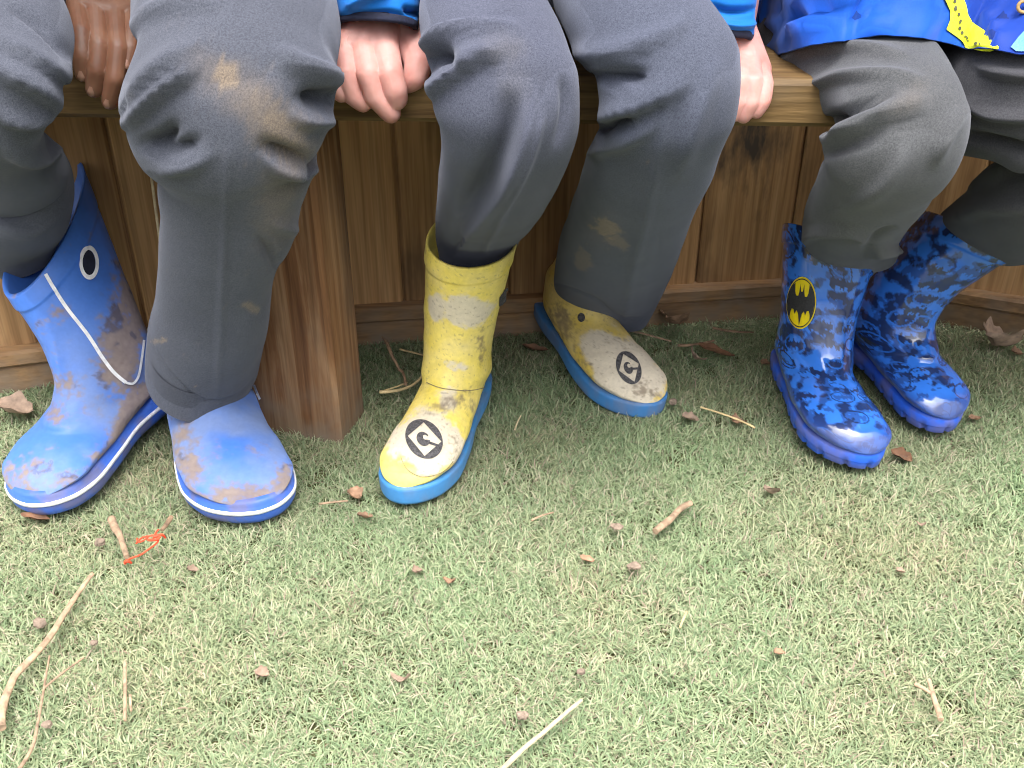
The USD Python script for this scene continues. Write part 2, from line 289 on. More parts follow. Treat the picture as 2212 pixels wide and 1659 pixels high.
tag(turf, 'short pale green artificial turf covering the ground', 'grass', kind='stuff')
NPROTO = 14
for k in range(NPROTO):
    v, f = turf_patch(np.random.default_rng(100 + k))
    tm = usdkit.mesh(stage, f'/World/grass/tuft_{k:03d}' if k else '/World/grass/tuft', (v, f), L('turf_blade'))
    UsdGeom.PrimvarsAPI(tm).CreatePrimvar('tone', Sdf.ValueTypeNames.FloatArray, 'vertex').Set(Vt.FloatArray.FromNumpy(np.repeat(np.random.default_rng(500 + k).uniform(0, 1, len(v) // 7), 7).astype(np.float32)))
    turf.CreatePrototypesRel().AddTarget(f'/World/grass/tuft_{k:03d}' if k else '/World/grass/tuft')
pos = []
for y in np.arange(.30, 1.25, .030):
    half = .26 + .62 * max(y, .3)
    for x in np.arange(-half, half, .030):
        pos.append((x + rng.uniform(-.012, .012), y + rng.uniform(-.012, .012), -.0105))
pos = np.array(pos)
ang = rng.uniform(0, 2 * np.pi, len(pos)); scl = rng.uniform(.85, 1.2, len(pos))
turf.CreateProtoIndicesAttr(Vt.IntArray.FromNumpy(rng.integers(0, NPROTO, len(pos)).astype(np.int32)))
turf.CreatePositionsAttr(Vt.Vec3fArray.FromNumpy(pos.astype(np.float32)))
turf.CreateOrientationsAttr(Vt.QuathArray([Gf.Quath(float(math.cos(a / 2)), 0, 0, float(math.sin(a / 2))) for a in ang]))
turf.CreateScalesAttr(Vt.Vec3fArray.FromNumpy(np.repeat(scl[:, None], 3, 1).astype(np.float32)))

# ------------------------------------------------------------------ fence
def wall_piece(a, b, s0, s1, out, thick, z0, z1, r=.002):
    """A board on the fence line from a to b between the distances s0 and s1, OUT metres in front of it."""
    d = (b - a) / np.linalg.norm(b - a); n = np.array([d[1], -d[0]])
    c = a + d * (s0 + s1) / 2 + n * (out - thick / 2)
    return moved(bevel_box(s1 - s0, thick, z1 - z0, r), (c[0], c[1], (z0 + z1) / 2), rz=math.atan2(d[1], d[0]))
FL, FM, FR = np.array([-.95, .745]), np.array([-.17, .965]), np.array([.40, 1.045])
FE = np.array([1.0, .80])
FH = 1.05
fence = thing('wooden_fence', 'orange brown wooden plank fence with bottom boards behind the bench', 'fence')
mid_gaps = [atz(p[0], p[1])[:2] for p in ((878, 728), (1102, 710), (1310, 692), (1497, 678), (1688, 668))]
def planks(a, b, cuts, zb=.035):
    for s0, s1 in zip(cuts[:-1], cuts[1:]):
        o = rng.uniform(-.0012, .0012)
        top = FH + rng.uniform(-.004, .004)
        face = wall_piece(a, b, s0 + .0011, s1 - .0011, o, .016, zb, top, .0022); tongue = wall_piece(a, b, s0 - .004, s1 - .0012, o - .006, .005, zb + .001, top - .001, .0005)
        obj('plank', trimesh.util.concatenate([face, tongue]), 'fence_wood', fence)
dm = (FR - FM) / np.linalg.norm(FR - FM)
cm = [float((g - FM) @ dm) for g in mid_gaps]
planks(FM, FR, [0.0] + cm + [float(np.linalg.norm(FR - FM))])
ll = np.linalg.norm(FM - FL); planks(FL, FM, list(np.linspace(0, ll, 9)))
lr = np.linalg.norm(FE - FR); planks(FR, FE, list(np.linspace(0, lr, 8)))
for a, b in ((FL, FM), (FM, FR), (FR, FE)):
    ln = np.linalg.norm(b - a)
    obj('bottom_rail', wall_piece(a, b, 0.0005, ln - .0005, .014, .030, .020, .037, .003), 'board_wood', fence)
    obj('gravel_board', wall_piece(a, b, 0.001, ln - .001, .0115, .020, -.02, .0195, .002), 'board_wood', fence)
    obj('top_rail', wall_piece(a, b, 0.0005, ln - .0005, .016, .045, FH + .006, FH + .03, .003), 'board_wood', fence)

# ------------------------------------------------------------------ bench
B0, B1p = atz(200, 257, .290)[:2], atz(1700, 276, .290)[:2]
bd = (B1p - B0) / np.linalg.norm(B1p - B0); bn = np.array([bd[1], -bd[0]])
brz = math.atan2(bd[1], bd[0])
def on_bench(x, out=0.0):
    t = (x - B0[0]) / bd[0]; return B0 + bd * t + bn * out
BTOP, BBOT = .325, .290
bench = thing('bench', 'long brown wooden bench board on a thick timber post', 'bench')
BD = .185
bc = (on_bench(-.72) + on_bench(.72)) / 2 - bn * BD / 2
m = bevel_box(1.46, BD, BTOP - BBOT, .004)
obj('seat_board', moved(m, (bc[0], bc[1], (BTOP + BBOT) / 2), rz=brz), 'seat_wood', bench)
pr, pl, pb = atz(735, 945), atz(594, 919), atz(795, 880)
pa = math.atan2(pr[1] - pl[1], pr[0] - pl[0])
pd, pn = np.array([math.cos(pa), math.sin(pa)]), np.array([-math.sin(pa), math.cos(pa)])
pw, pdp = .088, float(np.linalg.norm(pb - pr))
pc = pr[:2] - pd * pw / 2 + pn * pdp / 2
obj('post', moved(bevel_box(pw, pdp, BBOT + .02, .004), (pc[0], pc[1], (BBOT - .02) / 2), rz=pa), 'post_wood', bench)
pc2 = on_bench(.62, -.05)
obj('post', moved(bevel_box(pw, pdp, BBOT + .02, .004), (pc2[0], pc2[1], (BBOT - .02) / 2), rz=-.2), 'post_wood', bench)

# ------------------------------------------------------------------ boots
def sections(Lf, Ht, W, sw, zs, s):
    za, f = .078, lambda k: .084 + (Ht - .084) * k
    g = lambda k: .066 + (Ht - .066) * k
    return np.array([
     [s * 1.06, Ht, -.004, Ht, sw * 1.06], [s * 1.03, f(.76), -.002, g(.76), sw * 1.03], [s * 1.00, f(.52), .000, g(.52), sw * .98],
     [s * .98, f(.26), .002, g(.25), sw * .92], [s * 1.00, za + .006, .002, .066, sw * .87], [s * 1.06, za - .010, -.004, .046, sw * .86],
     [s * 1.17, za - .021, -.005, .028, sw * .88], [s * 1.30, za - .028, .010, zs - .002, W * .90], [Lf * .74, .046, Lf * .36, zs - .003, W * .93],
     [Lf * .83, .0415, Lf * .58, zs - .003, W * 1.02], [Lf * .91, .0355, Lf * .77, zs - .003, W * 1.01], [Lf * .97, .0285, Lf * .90, zs - .003, W * .78],
     [Lf * 1.0, .0215, Lf * .975, zs - .002, W * .44], [Lf * 1.009, .0175, Lf * 1.002, zs - .001, W * .10]])
def boot_grid(q, zs=.018, nr=250, nphi=220):
    Lf, s = q['L'], q['shaft']
    S = sections(Lf, q['Ht'], q['W'], q['sw'], zs, s)
    t = np.linspace(0, len(S) - 1, nr); Q = PchipInterpolator(np.arange(len(S)), S, axis=0)(t)
    phi = np.linspace(0, 2 * np.pi, nphi, endpoint=False)
    Fr, B, w = Q[:, None, 0:2], Q[:, None, 2:4], Q[:, 4][:, None]
    c, sn = np.cos(phi)[None, :], np.sin(phi)[None, :]
    foot = np.clip((t - 6) / 2.5, 0, 1)[:, None]
    e = np.where(c < 0, 1 - .62 * foot, 1 + .05 * foot)
    lat = w * np.sign(sn) * np.abs(sn) ** e
    XZ = (Fr + B) / 2 + (Fr - B) / 2 * c[..., None]
    P = np.stack([XZ[..., 0], lat, XZ[..., 1]], -1)
    P[..., 2] += (-q['rt'] * (P[..., 0] - s / 2) + q['rl'] * P[..., 1]) * np.clip((P[..., 2] - .06) / (q['Ht'] - .06), 0, 1)
    h = np.clip(P[..., 2] - .055, 0, None); h = h * h / (h + .03)
    P[..., 0] += q['lx'] * h; P[..., 1] += q['ly'] * h
    P[..., 1] += q['curve'] * (P[..., 0] / Lf) ** 2 * Lf * np.clip(P[..., 0] / Lf, 0, 1)
    return P, t, phi
def sole_ring(q, n=220, grow=.0022):
    Lf, W = q['L'], q['W']
    xs = np.array([-.02, -.015, 0, .06, .2, .4, .6, .78, .9, .965, 1.0, 1.012]) * Lf
    hw = np.array([0, .35, .62, .82, .86, .80, .93, 1.0, .86, .6, .30, 0]) * W
    f = PchipInterpolator(np.linspace(0, 1, len(xs)), np.stack([xs, hw], 1), axis=0)(np.linspace(0, 1, 80))
    o = np.vstack([f, f[::-1][1:-1] * [1, -1]])
    o[:, 1] += q['curve'] * (np.clip(o[:, 0], 0, None) / Lf) ** 2 * Lf * np.clip(o[:, 0] / Lf, 0, 1)
    ext = Polygon(o).buffer(0).buffer(.006).buffer(-.006 + grow).exterior
    R = np.array([ext.interpolate(k / n, normalized=True).coords[0] for k in range(n)])
    tn = np.roll(R, -1, 0) - np.roll(R, 1, 0); N = np.c_[tn[:, 1], -tn[:, 0]]; N /= np.linalg.norm(N, axis=1)[:, None]
    if ((R - R.mean(0)) * N).sum() < 0: N = -N
    for _ in range(4): N = (N + np.roll(N, 1, 0) + np.roll(N, -1, 0)) / 3
    return R, N, ext.length
def placed(P, q):
    P = np.asarray(P, float); x, y, z = P[..., 0], P[..., 1], P[..., 2]
    cr, sr = math.cos(q['roll']), math.sin(q['roll']); y, z = y * cr - z * sr, y * sr + z * cr
    xb = .14; c, s = math.cos(q['pitch']), math.sin(q['pitch']); x, z = xb + (x - xb) * c + z * s, -(x - xb) * s + z * c
    d = np.array([math.sin(q['yaw']), -math.cos(q['yaw'])]); e = np.array([-d[1], d[0]])
    return np.stack([q['hx'] + x * d[0] + y * e[0], q['hy'] + x * d[1] + y * e[1], z + q.get('hz', 0.0)], -1)
def loft(R, N, layers, q, notch=None):
    """Closed solid from the outline R: layers of (z, offset); notch(k, z) gives a further inset."""
    rows = []
    for z, off in layers:
        o = np.full(len(R), off)
        if notch is not None: o = o - notch(z)
        rows.append(np.c_[R + N * o[:, None], np.full(len(R), z)])
    P = np.stack(rows); n = len(R)
    F = grid_faces(len(rows), n); V = P.reshape(-1, 3)
    lo, hi = len(V), len(V) + 1
    V = np.vstack([V, [np.r_[R.mean(0), layers[0][0]]], [np.r_[R.mean(0), layers[-1][0]]]])
    k = np.arange(n); last = (len(rows) - 1) * n
    F = np.vstack([F, np.c_[np.full(n, lo), (k + 1) % n, k], np.c_[np.full(n, hi), last + k, last + (k + 1) % n]])
    fn = trimesh.Trimesh(V, F, process=False)
    if fn.volume < 0: F = F[:, ::-1]
    return placed(V, q), F
class Surface:
    """A ring grid in the world with its camera-side lookup, so that prints and seams lie on it."""
    def __init__(self, P):
        self.P, self.N = P, grid_normals(P)
        self.px = proj(P); view = np.array([0, 0, EYE]) - P
        self.front = (view * self.N).sum(-1) > 0
        self._i = None
    def find(self, uv):
        if self._i is None:
            m = self.front
            self._i = LinearNDInterpolator(self.px[m], np.c_[self.P[m], self.N[m]])
        r = self._i(np.asarray(uv, float)); ok = ~np.isnan(r[:, 0])
        return r, ok
def patch_on(surf, poly, off=.0006, cell=5.0):
    """A thin sheet lying on the surface, cut to POLY (drawn over the photograph's pixels, 2212 wide)."""
    V, F = [], []
    poly = poly.buffer(.05)
    for g in getattr(poly, 'geoms', [poly]):
        if g.is_empty: continue
        x0, y0, x1, y1 = g.bounds
        for x in np.arange(x0, x1, cell):
            for y in np.arange(y0, y1, cell):
                piece = g.intersection(sbox(x, y, x + cell, y + cell))
                for p in getattr(piece, 'geoms', [piece]):
                    if p.geom_type != 'Polygon' or p.area < .05: continue
                    v, f = trimesh.creation.triangulate_polygon(p, engine='earcut')
                    F.append(np.asarray(f) + sum(len(a) for a in V)); V.append(np.asarray(v))
    V, F = np.vstack(V), np.vstack(F)
    r, ok = surf.find(V)
    F = F[ok[F].all(1)]
    X = np.where(ok[:, None], r[:, :3] + r[:, 3:] * off, 0)
    keep = np.unique(F); re = np.full(len(X), -1); re[keep] = np.arange(len(keep))
    X, F = X[keep], re[F]
    fn = np.cross(X[F[:, 1]] - X[F[:, 0]], X[F[:, 2]] - X[F[:, 0]]); view = np.array([0, 0, EYE]) - X[F[:, 0]]
    F[(fn * view).sum(1) < 0] = F[(fn * view).sum(1) < 0][:, ::-1]
    return trimesh.Trimesh(X, F, process=True)
def ribbon(pts, w):
    return LineString(smooth_line(pts, 40)).buffer(w / 2, cap_style='flat')

BOOTS = dict(
 A1=dict(hx=-.3392, hy=.8457, yaw=-.3114, L=.1901, Ht=.1763, W=.0412, sw=.0369, shaft=.1057, lx=-.3651, ly=-.5109, pitch=.0474, curve=.0609, rt=.5483, rl=.2736, roll=.0876),
 A2=dict(hx=-.289, hy=.8392, yaw=.3249, L=.2042, Ht=.112, W=.0425, sw=.036, shaft=.098, lx=.0118, ly=.1392, pitch=.0385, curve=.1092, rt=0, rl=0, roll=.035),
 B1=dict(hx=-.045, hy=.869, yaw=-.1575, L=.1999, Ht=.1725, W=.0312, sw=.036, shaft=.0804, lx=.0337, ly=.1591, pitch=-.0091, curve=-.0655, rt=.1838, rl=-.057, roll=-.0158),
 B2=dict(hx=.0475, hy=.9982, yaw=.31, L=.1975, Ht=.092, W=.034, sw=.033, shaft=.084, lx=1.3, ly=.35, pitch=.107, curve=.1091, rt=0, rl=0, roll=-.0479),
 C1=dict(hx=.2858, hy=.9041, yaw=-.0456, L=.1866, Ht=.14, W=.0347, sw=.0385, shaft=.090, lx=-.2898, ly=-.0044, pitch=-.0099, curve=.1155, rt=-.4269, rl=-.3877, roll=-.05, hz=.004),
 C2=dict(hx=.352, hy=.948, yaw=.27, L=.18, Ht=.154, W=.0315, sw=.0385, shaft=.100, lx=.48, ly=.48, pitch=.02, curve=-.05, rt=-.14, rl=-.45, roll=-.04, hz=.004))
SURF = {}
def pix_blob(px, cx, cy, rx, ry, rot=0.0):
    c, s = math.cos(rot), math.sin(rot); x, y = px[..., 0] - cx, px[..., 1] - cy
    return np.exp(-(((x * c + y * s) / rx) ** 2 + ((-x * s + y * c) / ry) ** 2))
def make_boot(key, parent, colour_fn, mat, sole_col, sole_dirt, sole_h=.018, lugs=False, label=None, rim=.0016, stripe=False):
    q = BOOTS[key]
    G, t, phi = boot_grid(q, sole_h)
    n = grid_normals(G)
    G = G + n * (rim * (sstep(-t, -.95, -.80))[:, None])[..., None]       # the band round the top
    if mat == 'matt_rubber': G = G + n * (.0006 * np.sin(np.clip((t - 8.2) / 3, 0, 1) * np.pi * 5)[:, None] * sstep(np.cos(phi), .0, .6)[None, :])[..., None] * 0.6
    G = G + n * ((fbm(G, 38, 3, 5) - .5) * .0022)[..., None]
    W = placed(G, q); S = SURF[key] = Surface(W)
    col, dirt = colour_fn(S, G, t, phi)
    # inside of the shaft
    ctr = W[:1].mean(1, keepdims=True)
    inner = [ctr + (W[k:k + 1] - W[k:k + 1].mean(1, keepdims=True)) * .93 + (W[k:k + 1].mean(1, keepdims=True) - ctr) for k in (70, 45, 20, 6)]
    lip = [ctr + (W[:1] - ctr) * .945]
    A = np.concatenate(inner + lip + [W], 0)
    k = len(inner) + 1
    C = np.concatenate([np.repeat(col[:1], k, 0), col], 0); D = np.concatenate([np.repeat(dirt[:1], k, 0), dirt], 0)
    F = oriented(A, grid_faces(len(A), A.shape[1]))
    boot = obj('boot', (A.reshape(-1, 3), F), mat, parent, smooth=True, col=C.reshape(-1, 3), attr={'dirt': D.ravel()})
    if label: tag(boot, label)
    R, N, per = sole_ring(q, grow=-.0016 if lugs else .0018)
    arc = np.arange(len(R)) / len(R) * per
    if lugs:
        cut = (np.mod(arc, .0215) < .0042)
        notch = lambda z: np.where(cut & (z < .0075), .0032, 0.0)
        lay = [(0, -.004), (.001, -.0008), (.007, .0), (.0074, .0), (.0078, .0006), (.014, .0008), (.0165, -.0005), (.018, -.003)]
    elif stripe:
        notch = None; lay = [(0, -.006), (.0015, -.0025), (.006, .0), (.012, .0008), (.0128, .0008), (.0165, .0), (.021, -.0012), (.024, -.0040)]
    else:
        notch = None; lay = [(0, -.004), (.0015, -.0008), (.004, 0), (sole_h - .003, .0006), (sole_h - .0008, -.0002), (sole_h, -.003)]
    V, F = loft(R, N, lay, q, notch)
    nz = fbm(V, 60, 4, 3); d = np.clip(sstep(nz, .45, .62) * sole_dirt, 0, 1)
    c = lerp(np.array(sole_col), np.array((.17, .13, .10)), d)
    obj('sole', (V, F), 'foam_rubber', boot, smooth=True, col=c, attr={'dirt': d})
    if stripe:
        V, F = loft(R, N, [(.0118, -.001), (.0122, .0014), (.0152, .0014), (.0156, -.001)], q)
        obj('sole_stripe', (V, F), 'white_rubber', boot, smooth=True)
    return boot, S

MUD = np.array((.19, .128, .078)); PALEMUD = np.array((.26, .195, .135))
def blue_boot(key):
    blobs = dict(
      A1=[(115, 680, 40, 26, -.4, .9), (150, 830, 70, 60, .5, .55), (262, 760, 55, 120, .2, 1.35), (296, 650, 40, 90, -.4, 1.4), (288, 900, 42, 100, .4, 1.4), (130, 905, 50, 25, .3, .7),
          (60, 1020, 60, 40, -.6, .8), (90, 1000, 30, 16, 0, .7), (150, 1030, 90, 26, -.3, .7), (40, 1060, 60, 30, .3, .8), (240, 1010, 50, 40, .6, .9), (110, 870, 20, 40, .0, .5)],
      A2=[(390, 950, 30, 80, .1, .8), (410, 1010, 40, 80, -.2, .8), (500, 1065, 120, 26, 0, .8), (610, 1040, 30, 50, .5, .75), (560, 985, 60, 10, .6, .45), (520, 1090, 110, 20, 0, .7), (470, 960, 20, 70, 0, .35)])[key]
    def fn(S, G, t, phi):
        p = S.px; base = np.array((.055, .165, .55))
        n = fbm(S.P, 70, 5, 11); n2 = fbm(S.P, 260, 4, 12)
        d = np.zeros(p.shape[:2])
        for cx, cy, rx, ry, rot, a in blobs:
            d = np.maximum(d, a * pix_blob(p, cx, cy, rx, ry, rot))
        low = sstep(-S.P[..., 2], -.030, -.014) * .5
        m = np.clip(sstep(d + low + (n - .5) * 1.5 + (n2 - .5) * 1.1, .30, .95), 0, 1) * .86
        haze = sstep(fbm(S.P, 26, 4, 14),   .26, .60) * .58 * sstep(-S.P[..., 2], -.15, -.03)
        c = lerp(np.broadcast_to(base, p.shape[:2] + (3,)), np.array((.22, .255, .32)), haze)
        mudc = lerp(np.broadcast_to(MUD, p.shape[:2] + (3,)), PALEMUD, np.clip(n2 * 1.6 - .3, 0, 1))
        wet = sstep(fbm(S.P, 55, 3, 17), .62, .68) * (m > .35)
        mudc = lerp(mudc, np.array((.07, .05, .045)), wet * .8)
        return lerp(c, mudc, m), np.clip(m + haze, 0, 1)
    return fn
def yellow_boot(key):
    def fn(S, G, t, phi):
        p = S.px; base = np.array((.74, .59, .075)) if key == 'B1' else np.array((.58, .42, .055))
        n = fbm(S.P, 60, 5, 21); n2 = fbm(S.P, 300, 4, 22)
        if key == 'B1':
            w = np.maximum.reduce([1.15 * pix_blob(p, 1005, 672, 62, 44, .1), .9 * pix_blob(p, 945, 660, 30, 50), 1.45 * pix_blob(p, 925, 955, 84, 70, 0), .75 * pix_blob(p, 960, 855, 50, 40),
                                   .8 * pix_blob(p, 985, 790, 45, 22), .6 * pix_blob(p, 860, 960, 30, 50), .5 * pix_blob(p, 1010, 930, 20, 60)])
            sc = np.maximum.reduce([.9 * pix_blob(p, 970, 870, 60, 20, -.4), .8 * pix_blob(p, 1040, 750, 12, 60), .7 * pix_blob(p, 985, 980, 26, 50), .5 * pix_blob(p, 920, 985, 60, 14), .6 * pix_blob(p, 1020, 870, 14, 60)])
        else:
            w = np.maximum.reduce([1.6 * pix_blob(p, 1360, 815, 75, 85, -.6), 1.3 * pix_blob(p, 1300, 755, 60, 50), .6 * pix_blob(p, 1330, 720, 30, 20)])
            sc = np.maximum.reduce([.95 * pix_blob(p, 1215, 700, 34, 60, -.5), .8 * pix_blob(p, 1395, 845, 50, 22, .5), .7 * pix_blob(p, 1270, 790, 20, 60, -.6), .5 * pix_blob(p, 1340, 745, 60, 20, .5)])
        w = sstep(w + (n - .5) * .95 + (n2 - .5) * .35, .40, .72)
        d = sstep(sc + (n2 - .5) * 1.3 + (fbm(S.P, 110, 4, 25) - .5) * 1.1, .42, 1.05) * .75
        c = lerp(np.broadcast_to(base, p.shape[:2] + (3,)), np.array((.56, .50, .42)), np.maximum(w * .9, .22 + (n - .5) * .5))
        c = lerp(c, np.array((.16, .12, .085)), d)
        speck = sstep(fbm(S.P, 420, 3, 27), .66, .72) * .4
        c = lerp(c, np.array((.14, .11, .09)), speck)
        return c, np.clip(d * .8 + w * .5, 0, 1)
    return fn
def bat_shape():
    h = [(0, .42), (.07, .45), (.13, .74), (.18, .40), (.23, .26), (.38, .26), (.47, .42), (.50, .74), (.70, .62), (.87, .36), (.94, 0), (.86, -.38), (.70, -.66), (.69, -.42), (.60, -.26), (.47, -.28), (.37, -.46), (.26, -.30), (.13, -.42), (0, -.86)]
    return Polygon(h + [(-x, y) for x, y in h[::-1][1:-1]]).buffer(0)
def camo_boot(key):
    def fn(S, G, t, phi):
        r = np.random.default_rng({'C1': 31, 'C2': 47}[key])
        # distance along the boot and round it, in metres
        s = np.r_[0, np.cumsum(np.linalg.norm(np.diff(G[:, 0], axis=0), axis=1))] * .5 + np.r_[0, np.cumsum(np.linalg.norm(np.diff(G[:, len(phi) // 4], axis=0), axis=1))] * .5
        a = phi * .042; U = np.broadcast_to(a[None], G.shape[:2]); Vv = np.broadcast_to(s[:, None], G.shape[:2])
        Lc, M, D = np.array((.030, .155, .60)), np.array((.020, .070, .27)), np.array((.009, .020, .072))
        nb = fbm(S.P, 105, 3, 41 if key == 'C1' else 43)
        c = lerp(np.broadcast_to(Lc, G.shape), M, sstep(nb, .48, .50)); c = lerp(c, D, sstep(nb, .57, .59))
        bat = bat_shape(); per = phi[-1] * .042
        for k in range(190):
            cu, cv = r.uniform(0, per), r.uniform(0, s[-1]); size = r.uniform(.0065, .015); rot = r.normal(0, 12)
            tone = (Lc, M, D, Lc, D, D)[r.integers(6)]
            kind = r.integers(3)
            g = affinity.translate(affinity.rotate(affinity.scale(bat, size, size * .62, origin=(0, 0)), rot, origin=(0, 0)), cu, cv)
            ring = affinity.translate(affinity.rotate(affinity.scale(Point(0, 0).buffer(1), size * 1.12, size * .70, origin=(0, 0)), rot, origin=(0, 0)), cu, cv)
            if kind:
                for du in (-per, 0, per):
                    near = (np.abs(U + du - cu) < size * 1.2) & (np.abs(Vv - cv) < size * 1.2)
                    if not near.any(): continue
                    pts = shapely.points(U[near] + du, Vv[near])
                    cc = c[near]
                    if kind == 2:
                        e = ring.exterior.distance; dd = shapely.distance(ring.exterior, pts); cc[dd < .0008] = D if tone is not D else Lc * .8
                    inn = shapely.contains(g, pts); cc[inn] = tone
                    c[near] = cc
        n2 = fbm(S.P, 60, 4, 45)
        low = sstep(-S.P[..., 2], -.044, -.022) * sstep(np.abs(np.sin(phi))[None] * np.ones(G.shape[:2]) + sstep(t, 10.2, 11.5)[:, None], .2, .8) + (S.P[..., 2] < .06) * sstep(-np.cos(phi), .2, .9)[None] * .7 * (t < 7)[:, None]
        m = sstep(low + (n2 - .5) * .9, .5, .95) * .16
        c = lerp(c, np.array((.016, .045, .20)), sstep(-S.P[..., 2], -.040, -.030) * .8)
        return lerp(c, np.array((.10, .085, .075)), m), m
    return fn
# ------------------------------------------------------------------ clothes: tubes drawn from silhouettes, with folds
FOLD = 1.35
LINING, KEEP = {}, []
def tube(rows, nr=210, nphi=150, folds=(), seed=0, wrinkle=.0011, hem=True, back=.8, tail=0):
    """rows: (left x, left y, right x, right y, world y, depth ratio) from the start of the tube to its end."""
    R = np.array(rows, float)
    k = np.r_[0, np.cumsum(np.hypot(*(np.diff((R[:, 0:2] + R[:, 2:4]) / 2, axis=0)).T) + np.abs(np.diff(R[:, 4])) * 1200)]
    Q = PchipInterpolator(k, R, axis=0)(np.linspace(0, k[-1], nr))
    lft = np.array([aty(q[0], q[1], q[4]) for q in Q]); rgt = np.array([aty(q[2], q[3], q[4]) for q in Q])
    C = (lft + rgt) / 2; a = np.linalg.norm(rgt - lft, axis=1) / 2; u = (rgt - lft) / (2 * a[:, None])
    Cs = C.copy()
    for _ in range(60): Cs[1:-1] = (Cs[:-2] + 2 * Cs[1:-1] + Cs[2:]) / 4
    T = np.gradient(Cs, axis=0); T /= np.linalg.norm(T, axis=1)[:, None]
    v = np.cross(T, u); v /= np.linalg.norm(v, axis=1)[:, None]
    if v[len(v) // 2, 1] > 0: v = -v
    b = a * Q[:, 5]
    for _ in range(260): b[1:-1] = (b[:-2] + 2 * b[1:-1] + b[2:]) / 4
    th = np.linspace(0, 2 * np.pi, nphi, endpoint=False); c, s = np.cos(th), np.sin(th)
    s2 = np.where(s > 0, np.abs(s) ** .78, s * back)
    P = C[:, None] + (a[:, None] * c)[..., None] * u[:, None] + (b[:, None] * s2)[..., None] * v[:, None]
    N = grid_normals(P)
    p = proj(P); front = sstep(((np.array([0, 0, EYE]) - P) * N).sum(-1) / np.linalg.norm(P - [0, 0, EYE], axis=-1), -.15, .15)
    disp = np.zeros(P.shape[:2])
    for line, w1, w2, amp in folds:
        amp = amp * FOLD
        d, side, par = seg_dist(p.reshape(-1, 2), smooth_line(line, 16))
        w = np.where(side > 0, w1, w2); prof = np.exp(-(d / w) ** 2) * np.sin(np.clip(par * .9 + .05, 0, 1) * np.pi) ** .5
        disp += amp * prof.reshape(disp.shape) * front
    disp += (fbm(P * [1, 1, .6], 34, 2, seed) - .5) * wrinkle * 1.1 + (fbm(P, 15, 2, seed + 9) - .5) * wrinkle * 2.6
    P = P + N * disp[..., None]
    if hem:                                              # the turned-in edge: a lining with its own crisp lip
        c0 = P[-1:].mean(1, keepdims=True); q = P[-1:] - c0
        LINING[id(P)] = np.concatenate([P[-1:], c0 + q * .97 + T[-1] * .0006, c0 + q * .955 - T[-1] * .004, c0 + q * .94 - T[-1] * .035], 0)
        KEEP.append(P)
    return P, C, a
def stain_cloth(P, base, blobs, seed, c2=(.20, .150, .100)):
    p = proj(P); n = fbm(P, 90, 4, seed); n2 = fbm(P, 500, 3, seed + 1)
    col = np.broadcast_to(np.array(base), P.shape).copy() * (1 + (fbm(P, 25, 3, seed + 2) - .5) * .3)[..., None]
    for cx, cy, rx, ry, rot, amt, hard in blobs:
        f = pix_blob(p, cx, cy, rx, ry, rot)
        m = sstep(f + (n - .5) * (1.2 if hard else .5) + (n2 - .5) * .5, .45 if hard else .1, .75 if hard else 1.2) * amt
        col = lerp(col, np.array(c2), m)
    return col
def join(parts):
    V, F, C, k = [], [], [], 0
    lined = []
    for P, col in parts:
        lined.append((P, col))
        if id(P) in LINING: lined.append((LINING[id(P)], np.repeat(col[-1:], 4, 0) * .8))
    for P, col in lined:
        f = oriented(P, grid_faces(*P.shape[:2])); V.append(P.reshape(-1, 3)); F.append(f + k); C.append(col.reshape(-1, 3)); k += P.shape[0] * P.shape[1]
    return (np.vstack(V), np.vstack(F)), np.vstack(C)
GREY = (.063, .068, .086)

def ball(p, r, n=18): return manifold3d.Manifold.sphere(float(r), n).translate(tuple(map(float, p)))
def bone(a, ra, b, rb, n=18): return manifold3d.Manifold.batch_hull([ball(a, ra, n), ball(b, rb, n)])
def chain(pts, rad, n=18): return [bone(p, r, q, s, n) for p, r, q, s in zip(pts[:-1], rad[:-1], pts[1:], rad[1:])]
def body_mesh(bones, fine=.0045, it=8):
    m = manifold3d.Manifold.batch_boolean(bones, manifold3d.OpType.Add).refine_to_length(fine)
    t = m.to_mesh(); t = trimesh.Trimesh(t.vert_properties[:, :3], t.tri_verts, process=True)
    trimesh.smoothing.filter_taubin(t, lamb=.5, nu=.53, iterations=it)
    return t
def nail(parent, tip, prev, r, mat, out):
    """A finger nail: a small curved plate on the back of the last joint."""
    tip, prev, out = map(np.asarray, (tip, prev, out)); d = tip - prev; d = d / np.linalg.norm(d)
    out = out - d * (out @ d); out = out / np.linalg.norm(out); s = np.cross(d, out)
    P = []
    for i in np.linspace(-.55, 1.0, 8):
        wv = .72 * (1 - max(0, i - .35) ** 2 * .9)
        P.append([tip + d * i * r * .75 + s * math.sin(a) * r * wv + out * (math.cos(a) * r * 1.0 + .0002 - max(0, i - .2) ** 2 * r * .35) for a in np.linspace(-.95, .95, 9)])
    P = np.array(P); f = grid_faces(8, 9, False)
    return obj('nail', (P.reshape(-1, 3), f), mat, parent, smooth=True)
def hand(fingers, wrist, palm, rad, palm_r):
    """Bones of a hand. fingers: lists of joints from knuckle to tip; palm: points that fill it."""
    out = []
    for F, r in zip(fingers, rad):
        rr = [r * 1.06, r * 1.0, r * .95, r * .84][:len(F)]
        out += chain(F, rr, 20)
        out.append(bone(wrist, palm_r, F[0], r * 1.0, 20))
    for a, b in zip(fingers[:-1], fingers[1:]):
        out.append(manifold3d.Manifold.batch_hull([ball(wrist, palm_r), ball(a[0], rad[0] * 1.10), ball(b[0], rad[0] * 1.10)]))
    return out
